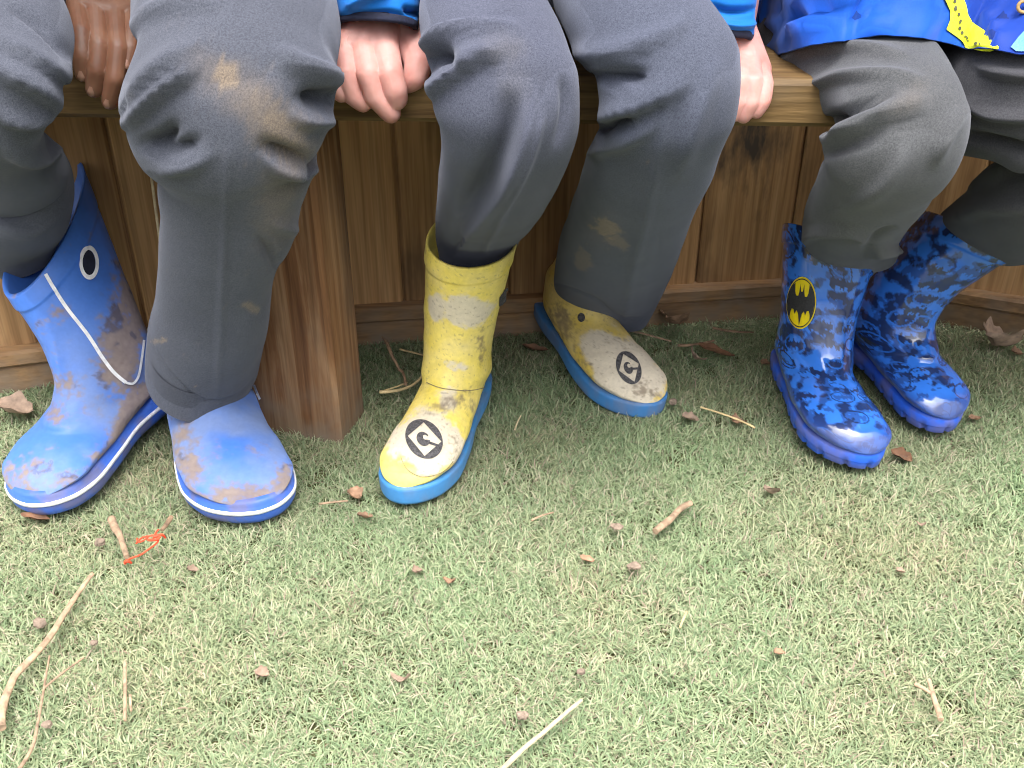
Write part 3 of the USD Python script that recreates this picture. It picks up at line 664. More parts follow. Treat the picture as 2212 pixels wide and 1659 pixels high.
def upper_body(cx, hip_y, hands, legs, h0=.40):
    """Pelvis, torso, neck, head, arms, thighs and shins; hands: [(wrist, side)]; legs: centre lines."""
    hip = np.array([cx, hip_y, h0 + .01]); ch = np.array([cx, hip_y - .105, h0 + .25]); nk = np.array([cx, hip_y - .145, h0 + .335])
    out = [bone(hip + [-.05, 0, 0], .062, hip + [.05, 0, 0], .062), manifold3d.Manifold.batch_hull([ball(hip + [-.045, 0, .03], .06), ball(hip + [.045, 0, .03], .06), ball(ch + [-.06, 0, 0], .055), ball(ch + [.06, 0, 0], .055)]),
           bone(ch + [-.075, 0, .035], .036, ch + [.075, 0, .035], .036), bone(ch, .05, nk, .034), bone(nk, .034, nk + [0, -.025, .06], .034)]
    hd = nk + np.array([0, -.045, .140])
    out += [manifold3d.Manifold.batch_hull([ball(hd + [0, .012, .02], .072), ball(hd + [0, -.012, -.045], .046)]), bone(hd + [0, -.066, -.005], .007, hd + [0, -.078, -.026], .010)]
    for s in (-1, 1): out.append(bone(hd + [s * .070, .006, .0], .012, hd + [s * .074, .006, -.022], .009))
    for w, s in hands:
        sh = ch + np.array([s * .095, 0, .03]); el = (sh + w) / 2 + np.array([s * .02, .0, -.01])
        out += [bone(sh, .033, el, .026), bone(el, .026, w, .019), bone(ch + [s * .06, 0, .03], .036, sh, .034)]
    for C, a in legs:
        ks = np.linspace(0, len(C) - 1, 13).astype(int); out += chain([C[k] for k in ks], [float(a[k]) * (.52 - .22 * k / len(C)) for k in ks])
    return out, hd
def hair(parent, hd, mat):
    t = trimesh.creation.icosphere(4, .0775); v = t.vertices; v *= [1.0, 1.03, 1.02]
    keep = ~((v[:, 2] < .028) & (v[:, 1] < -.012)) & (v[:, 2] > -.055)
    v += (v / np.linalg.norm(v, axis=1)[:, None]) * ((meshkit.fbm(v * [120, 120, 30], 3, 4) - .5) * .008)[:, None]
    f = t.faces[keep[t.faces].all(1)]
    obj('hair', (v + hd + [0, .012, .02], f), mat, parent, smooth=True)
def finger(pts):
    return [aty(x, y, Y) for x, y, Y in pts]

# ------------------------------------------------------------------ the three seated children
LEAN = .42
def torso(cx, hy, z0, z1=.76, a=.135, b=.098, n=120, rows=60, seed=0, hem=None):
    th = np.linspace(0, 2 * np.pi, n, endpoint=False); out = []
    for z in np.linspace(z0, z1, rows):
        k = (z - z0) / (z1 - z0); f = 1.06 - .10 * k - .55 * max(0, k - .8) * 2
        out.append(np.stack([cx + a * f * np.sign(np.cos(th)) * np.abs(np.cos(th)) ** .85, hy - LEAN * max(0, z - .42) + b * f * np.sin(th), np.full(n, z)], -1))
    P = np.stack(out)
    return P + grid_normals(P) * ((fbm(P * [1, 1, 2.2], 18, 4, seed) - .5) * .018)[..., None]
def sleeve(sh, el, wr, r0, r1, r2, n=72, rows=70, seed=0):
    pts = smooth_line([sh, el, wr], rows); rad = np.interp(np.linspace(0, 1, rows), [0, .5, 1], [r0, r1, r2])
    T = np.gradient(pts, axis=0); T /= np.linalg.norm(T, axis=1)[:, None]
    u = np.cross(T, [0, 1, .3]); u /= np.linalg.norm(u, axis=1)[:, None]; v = np.cross(T, u)
    th = np.linspace(0, 2 * np.pi, n, endpoint=False)
    P = pts[:, None] + rad[:, None, None] * (np.cos(th)[None, :, None] * u[:, None] + np.sin(th)[None, :, None] * v[:, None])
    return P + grid_normals(P) * ((fbm(P * [1, 1, 2.5], 30, 3, seed) - .5) * .010)[..., None]
def plain(P, c): return np.broadcast_to(np.array(c, float), P.shape).copy()
def cuff_band(parent, sl, mat, name='cuff_binding'):
    ring = sl[-1]; c = ring.mean(0); d = sl[-1].mean(0) - sl[-4].mean(0); d /= np.linalg.norm(d)
    P = np.stack([c + (ring - c) * f + d * o for f, o in ((1.0, -.003), (1.035, -.002), (1.04, .001), (1.0, .003), (.90, .003), (.86, -.006))])
    return obj(name, (P.reshape(-1, 3), oriented(P, grid_faces(*P.shape[:2]))), mat, parent, smooth=True)

# --- first child: grey trousers, blue foam boots, hand between the knees
pa_ = thing('person', 'seated child in muddy grey trousers and dirty plain blue boots, hand between the knees', 'person', (-.30, .80, 0))
RA1 = [(-190, -200, 90, -200, .92, .85), (-160, -60, 118, -40, .80, .85), (-150, 0, 130, 0, .745, .85), (-140, 60, 160, 70, .70, .85), (-135, 110, 152, 125, .675, .85), (-130, 180, 135, 175, .66, .85),
       (-125, 230, 120, 232, .665, .85), (-115, 275, 95, 275, .68, .8), (-100, 310, 96, 305, .71, .8), (-90, 350, 128, 335, .74, .8), (-80, 400, 152, 372, .785, .85), (-75, 450, 160, 425, .79, .9), (-66, 500, 152, 466, .812, .85), (-46, 545, 134, 505, .825, .75), (0, 590, 110, 560, .832, .6)]
RA2 = [(300, -200, 740, -200, .93, .82), (300, -80, 735, -80, .83, .82), (303, 0, 724, 0, .77, .82), (289, 62, 735, 62, .712, .85), (302, 104, 728, 106, .685, .85), (312, 146, 720, 138, .672, .85), (292, 194, 735, 170, .662, .85), (280, 225, 724, 202, .66, .85), (283, 264, 718, 245, .66, .85), (297, 300, 700, 283, .664, .85),
       (330, 322, 675, 305, .67, .85), (344, 345, 683, 345, .676, .85), (342, 385, 670, 392, .684, .88), (350, 444, 652, 440, .694, .9), (348, 500, 640, 498, .706, .92), (347, 545, 616, 540, .716, .95), (341, 600, 595, 590, .73, 1.0), (331, 660, 585, 650, .745, 1.08), (323, 690, 580, 700, .76, 1.2), (325, 707, 573, 730, .772, 1.3), (330, 722, 562, 778, .782, 1.45), (336, 738, 552, 820, .787, 1.5)]
FA1 = [([(-20, 150), (60, 180), (120, 225)], 14, 26, .008), ([(0, 90), (80, 130), (140, 170)], 10, 22, .006), ([(30, 20), (90, 60), (140, 120)], 8, 14, -.006), ([(0, 250), (60, 265), (110, 245)], 10, 18, .006), ([(20, 330), (70, 345), (120, 330)], 12, 20, .006), ([(0, 480), (60, 500), (120, 470)], 14, 14, .004)]
FA2 = [([(290, 70), (330, 30), (400, 12), (460, 10)], 12, 22, .006), ([(292, 215), (330, 175), (380, 135), (420, 115)], 10, 34, .009), ([(284, 265), (330, 222), (380, 180), (430, 150)], 9, 24, .008), ([(310, 312), (345, 305), (370, 280)], 16, 16, -.011),
       ([(610, 110), (650, 132), (720, 155)], 26, 10, .008), ([(660, 208), (690, 212), (722, 208)], 18, 14, -.012), ([(640, 250), (680, 262), (715, 262)], 14, 18, .006), ([(570, 315), (620, 335), (668, 352)], 12, 14, -.008), ([(590, 360), (640, 372), (680, 362)], 12, 18, .006),
       ([(340, 330), (385, 322), (420, 310)], 10, 12, -.007), ([(345, 370), (400, 360), (440, 350)], 12, 24, .005), ([(590, 480), (620, 490), (640, 500)], 14, 14, .004), ([(492, 330), (486, 500), (480, 640), (470, 860)], 9, 9, .0014), ([(560, 520), (590, 560), (600, 590)], 12, 14, -.004), ([(330, 738), (392, 828), (445, 866), (495, 860), (545, 822)], 3, 3, -.0012)]
A1P, A1C, A1R = tube(RA1, folds=FA1, seed=1)
A2P, A2C, A2R = tube(RA2, folds=FA2, seed=2, nr=260, nphi=180)
sa = [(490, 165, 40, 46, .3, .55, True), (505, 185, 120, 60, .5, .32, False), (590, 270, 95, 60, .6, .55, False), (640, 320, 60, 50, .6, .4, False), (600, 440, 60, 120, .15, .30, False), (545, 665, 26, 12, .4, .5, True), (350, 735, 24, 10, 0, .6, True)]
hipA = torso(-.275, .925, .36, .47, .125, .09, seed=5)
mesh, col = join([(A1P, stain_cloth(A1P, GREY, [], 50)), (A2P, stain_cloth(A2P, GREY, sa, 51)), (hipA, plain(hipA, GREY))])
obj('trousers', mesh, 'trouser_cloth', pa_, smooth=True, col=col)
FG = [finger([(168, 12, .800), (177, 72, .772), (178, 120, .762), (181, 158, .761)]), finger([(209, 20, .797), (214, 100, .768), (209, 152, .759), (204, 192, .758)]), finger([(250, 28, .797), (256, 104, .768), (248, 172, .757), (238, 218, .757)]), finger([(282, 20, .806), (287, 66, .785), (283, 104, .772), (277, 140, .766)])]
wrA = aty(222, -110, .865)
TH = finger([(268, -40, .835), (288, -10, .822), (292, 24, .812)])
bones, hdA = upper_body(-.275, .925, [(wrA, 1)], [(A1C, A1R), (A2C, A2R)])
bones += hand(FG, wrA, [], [.0078, .0078, .0076, .0066], .016) + chain([wrA] + TH, [.013, .0088, .008, .007])
obj('body', body_mesh(bones, .0034, 6), 'skin_dark', pa_, smooth=True)
for F_, r in zip(FG, (.0066, .0066, .0064, .0056)): nail(pa_, F_[3], F_[2], r, 'nail_dark', [0, -1, .35])
hair(pa_, hdA, 'hair_black')
tA = torso(-.275, .925, .445, seed=7); slA = sleeve(np.array([-.185, .815, .68]), np.array([-.17, .86, .55]), wrA + [0, .012, .05], .050, .044, .036, seed=8)
mesh, col = join([(tA, plain(tA, (.02, .03, .07))), (slA, plain(slA, (.02, .03, .07)))])
obj('jacket', mesh, 'jacket_cloth', pa_, smooth=True, col=col)
bA1, S1 = make_boot('A1', pa_, blue_boot('A1'), 'foam_rubber', (.045, .125, .50), .55, sole_h=.022, stripe=True)
bA2, S2 = make_boot('A2', pa_, blue_boot('A2'), 'foam_rubber', (.045, .125, .50), .55, sole_h=.022, stripe=True)
obj('trim_line', patch_on(S1, ribbon([(98, 592), (140, 660), (190, 725), (222, 775), (246, 806), (270, 826)], 7.5).union(ribbon([(266, 823), (283, 829), (296, 815), (304, 775), (309, 735)], 5)), .0011), 'white_rubber', bA1)
hole = affinity.rotate(affinity.scale(Point(190, 568).buffer(1), 14, 27), -3); outer = affinity.rotate(affinity.scale(Point(190, 568).buffer(1), 21, 37), -3)
obj('handle_ring', patch_on(S1, outer.difference(hole), .0016, 4), 'white_rubber', bA1)
obj('handle_hole', patch_on(S1, hole.buffer(.5), .0008, 4), 'dark_hole', bA1)
obj('trim_line', patch_on(S2, ribbon([(399, 850), (386, 875), (376, 891), (368, 894)], 6).union(ribbon([(370, 894), (362, 880), (354, 845), (348, 800)], 4)), .0011), 'white_rubber', bA2)
obj('trim_line', patch_on(S2, ribbon([(546, 832), (552, 848), (559, 864)], 5), .0011), 'white_rubber', bA2)

obj('toe_seam', patch_on(S1, ribbon([(14, 1056), (60, 1079), (120, 1080), (180, 1060), (240, 1010), (286, 940)], 2.2), .0006), 'dusty_blue_rubber', bA1)
obj('toe_seam', patch_on(S2, ribbon([(392, 1040), (440, 1080), (500, 1098), (560, 1098), (610, 1078), (638, 1044)], 2.2), .0006), 'dusty_blue_rubber', bA2)

# --- second child: yellow boots, blue sleeves, both hands on the bench
pb_ = thing('person', 'seated child in grey trousers, worn yellow boots and blue sleeves, gripping the bench', 'person', (.03, .82, 0))
RB1 = [(905, -200, 1165, -200, .93, .85), (905, -60, 1170, -60, .81, .85), (911, 0, 1178, 0, .76, .85), (908, 60, 1190, 45, .715, .85), (916, 105, 1217, 104, .685, .85), (927, 140, 1232, 142, .67, .85), (940, 180, 1246, 165, .662, .85), (936, 215, 1249, 215, .66, .85), (950, 255, 1250, 250, .664, .85), (954, 300, 1238, 298, .68, .85),
       (951, 347, 1217, 350, .705, .85), (948, 382, 1198, 385, .73, .85), (943, 451, 1165, 447, .79, .78), (941, 500, 1128, 502, .832, .6), (946, 545, 1108, 548, .842, .5), (956, 620, 1085, 620, .842, .45)]
RB2 = [(1170, -200, 1440, -200, .93, .85), (1185, -60, 1450, -60, .81, .85), (1195, 0, 1466, 0, .76, .85), (1215, 40, 1505, 35, .72, .85), (1240, 90, 1560, 90, .69, .85), (1262, 140, 1595, 140, .675, .85), (1284, 165, 1596, 183, .67, .85), (1293, 208, 1591, 225, .67, .85), (1302, 250, 1574, 260, .68, .85), (1288, 292, 1560, 290, .695, .85),
       (1269, 347, 1543, 340, .722, .85), (1252, 399, 1515, 390, .762, .9), (1224, 486, 1480, 480, .835, .95), (1205, 540, 1460, 545, .890, .9), (1199, 575, 1440, 600, .925, .8), (1198, 592, 1422, 645, .943, .7), (1198, 604, 1404, 684, .955, .6)]
FB1 = [([(915, 95), (960, 68), (1040, 60), (1110, 62)], 16, 10, .007), ([(935, 140), (950, 122), (972, 128)], 16, 16, -.014), ([(938, 205), (975, 165), (1030, 130), (1090, 112)], 10, 30, .009), ([(950, 165), (975, 150), (1000, 140)], 9, 12, -.006),
       ([(1140, 235), (1125, 290), (1085, 390), (1040, 460), (1010, 505)], 9, 34, .010), ([(1100, 225), (1095, 290), (1060, 370), (1010, 450)], 26, 20, -.007), ([(1165, 260), (1140, 340), (1085, 450), (1050, 540)], 8, 10, .003), ([(1215, 180), (1222, 230), (1205, 300)], 12, 14, -.004)]
FB2 = [([(1250, 120), (1320, 118), (1400, 95), (1470, 60)], 12, 24, .006), ([(1290, 165), (1340, 168), (1400, 160)], 10, 10, -.009), ([(1300, 262), (1350, 245), (1410, 215), (1470, 190)], 12, 30, .007), ([(1300, 280), (1330, 272), (1360, 262)], 9, 12, -.010), ([(1285, 330), (1340, 310), (1420, 262)], 14, 20, .004),
       ([(1420, 330), (1405, 450), (1370, 600)], 40, 60, .004), ([(1540, 150), (1500, 260), (1470, 360)], 18, 24, .004), ([(1200, 612), (1280, 640), (1345, 684), (1398, 688)], 3, 3, -.0012), ([(1440, 230), (1405, 420), (1370, 560), (1350, 690)], 9, 9, .0015)]
B1P, B1C, B1R = tube(RB1, folds=FB1, seed=11, hem=False, nr=240, nphi=170)
B2P, B2C, B2R = tube(RB2, folds=FB2, seed=12)
BG = (.063, .068, .094)
hipB = torso(.035, .93, .36, .47, .125, .09, seed=15)
mesh, col = join([(B1P, stain_cloth(B1P, BG, [(1090, 105, 60, 40, 0, .16, False), (1110, 180, 50, 60, 0, .10, False)], 60, (.20, .18, .16))), (B2P, stain_cloth(B2P, (.060, .067, .093), [(1310, 490, 40, 28, .6, .55, True), (1330, 520, 40, 20, .5, .4, True), (1260, 560, 24, 30, 0, .35, True), (1300, 500, 50, 50, 0, .12, False)], 61)), (hipB, plain(hipB, BG))])
obj('trousers', mesh, 'trouser_cloth', pb_, smooth=True, col=col)
FL_ = [finger([(725, 122, .775), (722, 160, .757), (727, 188, .753), (737, 203, .753)]), finger([(746, 104, .773), (750, 160, .754), (765, 206, .753), (784, 222, .753)]), finger([(786, 102, .772), (797, 160, .751), (812, 208, .750), (844, 244, .751)]), finger([(832, 104, .772), (843, 160, .752), (853, 195, .750), (857, 214, .751)])]
wrB = aty(818, 4, .806)
THB = finger([(884, 86, .792), (905, 135, .772), (896, 168, .766), (882, 180, .766)])
FR_ = [finger([(1598, 132, .780), (1602, 176, .749), (1597, 219, .744), (1584, 246, .744)]), finger([(1622, 134, .780), (1627, 178, .749), (1621, 219, .743), (1606, 249, .744)]), finger([(1644, 150, .782), (1651, 183, .752), (1647, 217, .745), (1634, 240, .745)]), finger([(1575, 128, .780), (1577, 176, .749), (1573, 216, .744), (1562, 243, .744)])]
wrC = aty(1578, 40, .806)
THR = finger([(1560, 120, .800), (1545, 150, .785), (1540, 175, .775)])
bones, hdB = upper_body(.035, .93, [(wrB, -1), (wrC, 1)], [(B1C, B1R), (B2C, B2R)])
bones += hand(FL_, wrB, [], [.0077, .0086, .0092, .0098], .020) + [bone(wrB, .018, THB[0], .0125)] + chain(THB, [.0132, .0108, .0092, .0074])
bones += hand(FR_, wrC, [], [.0074, .0074, .0068, .0076], .016) + [bone(wrC, .016, THR[0], .011)] + chain(THR, [.011, .009, .007])
obj('body', body_mesh(bones, .0032, 5), 'skin_pale', pb_, smooth=True)
nail(pb_, THB[3], THB[2], .0066, 'nail_pale', [.2, -1, .5]); nail(pb_, FL_[0][3], FL_[0][2], .0056, 'nail_pale', [.5, -1, .3]); nail(pb_, FL_[2][3], FL_[2][2], .0062, 'nail_pale', [.3, -1, -.2])
hair(pb_, hdB, 'hair_brown')
JB = (.010, .145, .50)
RSL = [(700, -330, 925, -330, .815, .9), (712, -180, 918, -180, .806, .9), (718, -80, 914, -80, .799, .9), (722, -30, 910, -28, .795, .9), (724, 6, 907, 8, .791, .9), (727, 30, 903, 38, .787, .9), (729, 46, 899, 56, .785, .9)]
RSR = [(1470, -330, 1652, -330, .82, .9), (1478, -160, 1646, -160, .812, .9), (1484, -50, 1640, -50, .806, .9), (1488, 0, 1634, 2, .801, .9), (1492, 44, 1630, 48, .797, .9), (1497, 76, 1628, 84, .793, .9)]
SLF = [([(735, 38), (770, 30), (830, 28), (885, 42)], 5, 7, -.004), ([(760, 12), (800, -4), (840, -20)], 8, 12, .006), ([(875, 20), (890, 28), (905, 30)], 6, 8, -.006)]
SRF = [([(1540, 16), (1580, 26), (1625, 22)], 6, 8, -.005), ([(1560, 50), (1600, 58), (1628, 52)], 6, 9, .004), ([(1560, 78), (1600, 86), (1628, 80)], 4, 5, -.003)]
sl1, _, _ = tube(RSL, nr=110, nphi=120, folds=SLF, seed=17, hem=False, wrinkle=.002); sl2, _, _ = tube(RSR, nr=110, nphi=120, folds=SRF, seed=18, hem=False, wrinkle=.002)
tB = torso(.035, .93, .50, seed=19)
up = [sleeve(np.array([.035 + s * .10, .815, .68]), np.array([.035 + s * .125, .855, .58]), S_[0].mean(0), .055, .046, .034, seed=20 + s) for s, S_ in ((-1, sl1), (1, sl2))]
mesh, col = join([(tB, plain(tB, JB)), (sl1, plain(sl1, JB)), (sl2, plain(sl2, JB)), (up[0], plain(up[0], JB)), (up[1], plain(up[1], JB))])
jb = obj('jacket', mesh, 'jacket_cloth', pb_, smooth=True, col=col)
cuff_band(jb, sl1, 'dark_binding'); cuff_band(jb, sl2, 'dark_binding')
bB1, S3 = make_boot('B1', pb_, yellow_boot('B1'), 'matt_rubber', (.050, .205, .46), .25, rim=.0012)
bB2, S4 = make_boot('B2', pb_, yellow_boot('B2'), 'matt_rubber', (.040, .165, .40), .35, rim=.0012)
def round_emblem(c, ex, ey):
    """Round black badge with a pale lozenge and a letter G of disc and bar."""
    ring = Point(0, 0).buffer(1, 48); dia = Polygon([(.05, -.86), (.93, .02), (-.04, .88), (-.86, -.06)])
    G = Point(-.04, .0).buffer(.36).difference(Point(.08, -.10).buffer(.13)).difference(Polygon([(.05, -.05), (.6, -.5), (.6, .02), (.10, .02)])).union(Polygon([(0, .02), (.95, .24), (.93, .36), (0, .16)]))
    g = ring.difference(dia).union(G)
    return affinity.affine_transform(g, [ex[0], ey[0], ex[1], ey[1], c[0], c[1]])
obj('round_emblem', patch_on(S3, round_emblem((916, 949), (40, 5), (3, 42)), .0006, 4), 'worn_black_print', bB1)
obj('round_emblem', patch_on(S4, round_emblem((1358, 795), (23, -10), (15, 34)), .0006, 4), 'worn_black_print', bB2)
obj('strap_print', patch_on(S3, Polygon([(1078, 642), (1092, 622), (1101, 616), (1097, 640), (1084, 658), (1077, 662)]), .0006, 4), 'worn_black_print', bB1)
obj('button_print', patch_on(S4, affinity.scale(Point(1256, 686).buffer(1), 8, 10), .0006, 4), 'worn_black_print', bB2)

obj('ankle_seam', patch_on(S3, ribbon([(922, 826), (960, 840), (1005, 844), (1050, 836)], 1.8), .0005), 'dirt_line', bB1)
obj('toe_seam', patch_on(S3, ribbon([(866, 986), (882, 1016), (915, 1030), (950, 1022), (978, 996)], 1.8), .0005), 'dirt_line', bB1)

# --- third child: blue patterned boots, blue jacket with a yellow zip
pc_ = thing('person', 'seated child in a blue jacket with yellow zip tape and glossy patterned blue boots', 'person', (.36, .85, 0))
RC1 = [(1640, 90, 1850, -60, .915, .8), (1652, 128, 1900, -20, .88, .8), (1690, 165, 1950, 30, .84, .8), (1735, 210, 2008, 90, .785, .8), (1788, 248, 2056, 158, .738, .8), (1803, 282, 2075, 205, .716, .8), (1786, 305, 2086, 248, .710, .82), (1776, 330, 2076, 292, .714, .85),
       (1779, 355, 2054, 332, .728, .85), (1768, 386, 2024, 360, .748, .85), (1757, 420, 2008, 392, .768, .85), (1745, 445, 1985, 420, .788, .85), (1738, 466, 1958, 468, .822, .82), (1733, 500, 1940, 505, .855, .8), (1733, 528, 1938, 540, .874, .78), (1748, 548, 1905, 562, .880, .7), (1760, 590, 1876, 600, .880, .65)]
RC2 = [(1990, 300, 2010, 40, .87, .8), (2070, 325, 2080, 60, .81, .8), (2150, 338, 2170, 75, .755, .8), (2240, 352, 2290, 85, .725, .8), (2300, 368, 2400, 130, .712, .8), (2290, 384, 2450, 230, .715, .8), (2240, 394, 2440, 340, .735, .8), (2160, 404, 2390, 430, .76, .8), (2098, 422, 2310, 505, .805, .7), (2050, 450, 2228, 545, .853, .6), (2024, 480, 2160, 562, .884, .45), (2030, 506, 2140, 572, .888, .4), (2022, 530, 2110, 590, .890, .4)]
FC1 = [([(1700, 130), (1780, 108), (1860, 108), (1940, 118)], 8, 18, .006), ([(1740, 190), (1830, 168), (1920, 165), (1990, 178)], 8, 16, .006), ([(1790, 262), (1850, 232), (1920, 205)], 16, 10, -.008), ([(1800, 250), (1800, 270), (1790, 290)], 10, 10, -.006), ([(1782, 300), (1850, 275), (1930, 240), (2000, 225)], 10, 26, .009), ([(1780, 335), (1830, 320), (1900, 290)], 10, 14, -.005),
       ([(2075, 245), (2040, 290), (2020, 340)], 14, 18, .006), ([(1950, 330), (1900, 400), (1830, 440)], 14, 24, .004), ([(1740, 520), (1780, 500), (1830, 498), (1870, 520)], 8, 14, .005), ([(1870, 530), (1900, 505), (1930, 495)], 10, 8, -.0035), ([(1880, 548), (1915, 535), (1942, 545)], 8, 8, .007)]
FC2 = [([(2120, 150), (2180, 165), (2260, 170)], 8, 16, .006), ([(2100, 230), (2160, 250), (2240, 255)], 10, 18, .007), ([(2080, 290), (2140, 310), (2230, 330)], 10, 16, -.008), ([(2100, 405), (2160, 375), (2230, 360)], 10, 20, .008), ([(2080, 470), (2140, 450), (2212, 450)], 12, 18, .004)]
C1P, C1C, C1R = tube(RC1, folds=FC1, seed=22, hem=False, nr=240, nphi=170); C2P, C2C, C2R = tube(RC2, folds=FC2, seed=23, hem=False)
CG = (.074, .076, .080)
hipC = torso(.37, .965, .335, .39, .08, .045, seed=25)
mesh, col = join([(C1P, stain_cloth(C1P, CG, [(1960, 215, 60, 30, -.6, .14, False)], 70)), (C2P, stain_cloth(C2P, (.05, .05, .055), [], 71)), (hipC, plain(hipC, CG))])
obj('trousers', mesh, 'trouser_cloth', pc_, smooth=True, col=col)
armC = [np.array([.36 - .15, .90, .47]), np.array([.36 + .16, .88, .44])]
bones, hdC = upper_body(.36, .93, [(armC[0], -1), (armC[1], 1)], [(C1C, C1R), (C2C, C2R)])
for w, s in ((armC[0], -1), (armC[1], 1)):
    fg = [[w + np.array([s * .004 + k * .013 - .02, -.030 - .012 * j, -.010 * j - .004 * j * j + .004]) for j in range(4)] for k in range(4)]
    bones += hand(fg, w, [], [.0070] * 4, .015) + chain([w, w + [s * -.024, -.022, 0], w + [s * -.028, -.044, -.006]], [.011, .009, .007])
obj('body', body_mesh(bones), 'skin_pale', pc_, smooth=True)
hair(pc_, hdC, 'hair_brown')
# jacket body: its hem is draped over the thighs
HEM = smooth_line([(1632, 60, .895), (1631, 104, .880), (1647, 124, .868), (1690, 114, .842), (1726, 104, .822), (1822, 86, .775), (1917, 75, .752), (1993, 81, .748), (2070, 99, .752), (2108, 110, .758), (2146, 112, .765), (2212, 118, .765), (2300, 96, .75), (2390, 60, .755), (2440, 40, .80), (2470, 20, .86)], 130)
hemP = np.array([aty(*h) for h in HEM]); nb = 60
_s = [Surface(C1P).find(HEM[:, :2]), Surface(C2P).find(HEM[:, :2])]
hy_ = HEM[:, 2].copy()
for r_, ok_ in _s: hy_ = np.where(ok_, np.minimum(hy_, np.where(ok_, r_[:, 1], 9) - .010), hy_)
for _ in range(6): hy_[1:-1] = np.minimum(hy_[1:-1], (hy_[:-2] + hy_[2:]) / 2 + .0015)
hemP = np.array([aty(h[0], h[1], y) for h, y in zip(HEM, hy_)])
thb = np.linspace(0, np.pi, nb + 2)[1:-1]
ctr = np.array([(hemP[0, 0] + hemP[-1, 0]) / 2, .90]); ha = (hemP[-1, 0] - hemP[0, 0]) / 2
backP = np.stack([ctr[0] + ha * np.cos(thb), ctr[1] + .085 * np.sin(thb), np.full(nb, .338)], -1)
ring0 = np.vstack([hemP, backP])
n0 = len(ring0); top_th = np.r_[np.linspace(np.pi, 2 * np.pi, 130), np.linspace(0, np.pi, nb + 2)[1:-1]]
rows_ = []
for k in np.linspace(0, 1, 110):
    z = .42 + .33 * k; f = 1.05 - .12 * k
    ringT = np.stack([.36 + .135 * f * np.sign(np.cos(top_th)) * np.abs(np.cos(top_th)) ** .85, .925 - LEAN * .34 * k + .098 * f * np.sin(top_th), np.full(n0, .42 + .34 * k)], -1)
    w = 1 - (1 - min(k / .42, 1)) ** 2.4
    base = ring0 + np.array([0, 0, .34 * k]) * 1.0
    base[:, 1] = ring0[:, 1] + (k * .10) * (ring0[:, 1] < .9)
    rows_.append(base * (1 - w) + ringT * w)
JP = np.stack(rows_)
NJ = grid_normals(JP); pj = proj(JP)
dj = (fbm(JP * [1.0, 1.0, 2.2], 26, 4, 31) - .5) * .016
for line, w1, w2, amp in [([(1660, 60), (1730, 52), (1800, 36), (1870, 12)], 6, 12, .008), ([(1650, 96), (1700, 80), (1780, 62), (1860, 52), (1930, 52)], 5, 10, .006), ([(1640, 112), (1720, 88), (1820, 68), (1917, 58), (1993, 63), (2060, 80)], 3, 3, -.003), ([(1740, 20), (1820, -4), (1900, -30)], 8, 16, .009), ([(1690, 30), (1740, 34), (1790, 24)], 5, 8, -.006), ([(2120, 20), (2150, 60), (2170, 100)], 10, 14, .006)]:
    d, sd, par = seg_dist(pj.reshape(-1, 2), smooth_line(line, 16)); w = np.where(sd > 0, w1, w2)
    dj += (1.6 * amp * np.exp(-(d / w) ** 2) * np.sin(np.clip(par * .9 + .05, 0, 1) * np.pi) ** .5).reshape(dj.shape)
JP = JP + NJ * dj[..., None]
inn = np.stack([JP[k].mean(0) + (JP[k] - JP[k].mean(0)) * .90 for k in (9, 4, 1)] + [JP[0].mean(0) + (JP[0] - JP[0].mean(0)) * .985 - [0, 0, .001]])
SJ = Surface(JP)
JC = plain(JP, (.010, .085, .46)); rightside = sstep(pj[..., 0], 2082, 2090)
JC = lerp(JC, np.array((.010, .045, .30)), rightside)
slC = [sleeve(np.array([.36 + s * .10, .805, .70]), np.array([.36 + s * .165, .86, .57]), w + [0, .02, .012], .052, .044, .032, seed=33 + s) for s, w in ((-1, armC[0]), (1, armC[1]))]
full = np.concatenate([inn, JP], 0); fullc = np.concatenate([np.repeat(JC[:1] * .5, 4, 0), JC], 0)
mesh, col = join([(full, fullc), (slC[0], plain(slC[0], (.010, .085, .46))), (slC[1], plain(slC[1], (.010, .085, .46)))])
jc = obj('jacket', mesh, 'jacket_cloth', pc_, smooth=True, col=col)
cuff_band(jc, slC[0], 'dark_binding'); cuff_band(jc, slC[1], 'dark_binding')
tape = Polygon([(2036, -30), (2043, 0), (2054, 24), (2054, 44), (2047, 63), (2076, 84), (2090, 101), (2127, 108), (2144, 109), (2155, 104), (2144, 92), (2136, 85), (2127, 70), (2112, 61), (2095, 51), (2085, 34), (2081, 12), (2076, 0), (2070, -30)])
obj('zip_tape', patch_on(SJ, tape.buffer(4), .0012, 5), 'yellow_tape', jc)
dots = shapely.union_all([affinity.rotate(affinity.scale(Point(x, y).buffer(1), rx, ry), r) for x, y, rx, ry, r in ((2059, 4, 3.5, 4.5, 10), (2061, 20, 4, 5, 0), (2068, 32, 2.5, 3.5, 0), (2071, 47, 2.5, 5, 15), (2070, 62, 3, 4, 0), (2075, 72, 3, 3.5, 0), (2110, 98, 3, 3.5, 20), (2118, 99, 2, 1.5, 0), (2083, 80, 5, 2, 20), (2089, 85, 5, 3.5, 0), (2086, 90, 4, 1.6, 15), (2094, 91, 3, 1.5, 0))])
obj('zip_teeth', patch_on(SJ, dots, .0018, 4), 'tape_dots', jc)
lin = Polygon([(2183, 104), (2197, 86), (2214, 68), (2230, 80), (2230, 113), (2195, 113)])
obj('pocket_corner', patch_on(SJ, lin, .0012, 6), 'pale_blue_cloth', jc)
rp, ok = SJ.find([(2212, 20)])
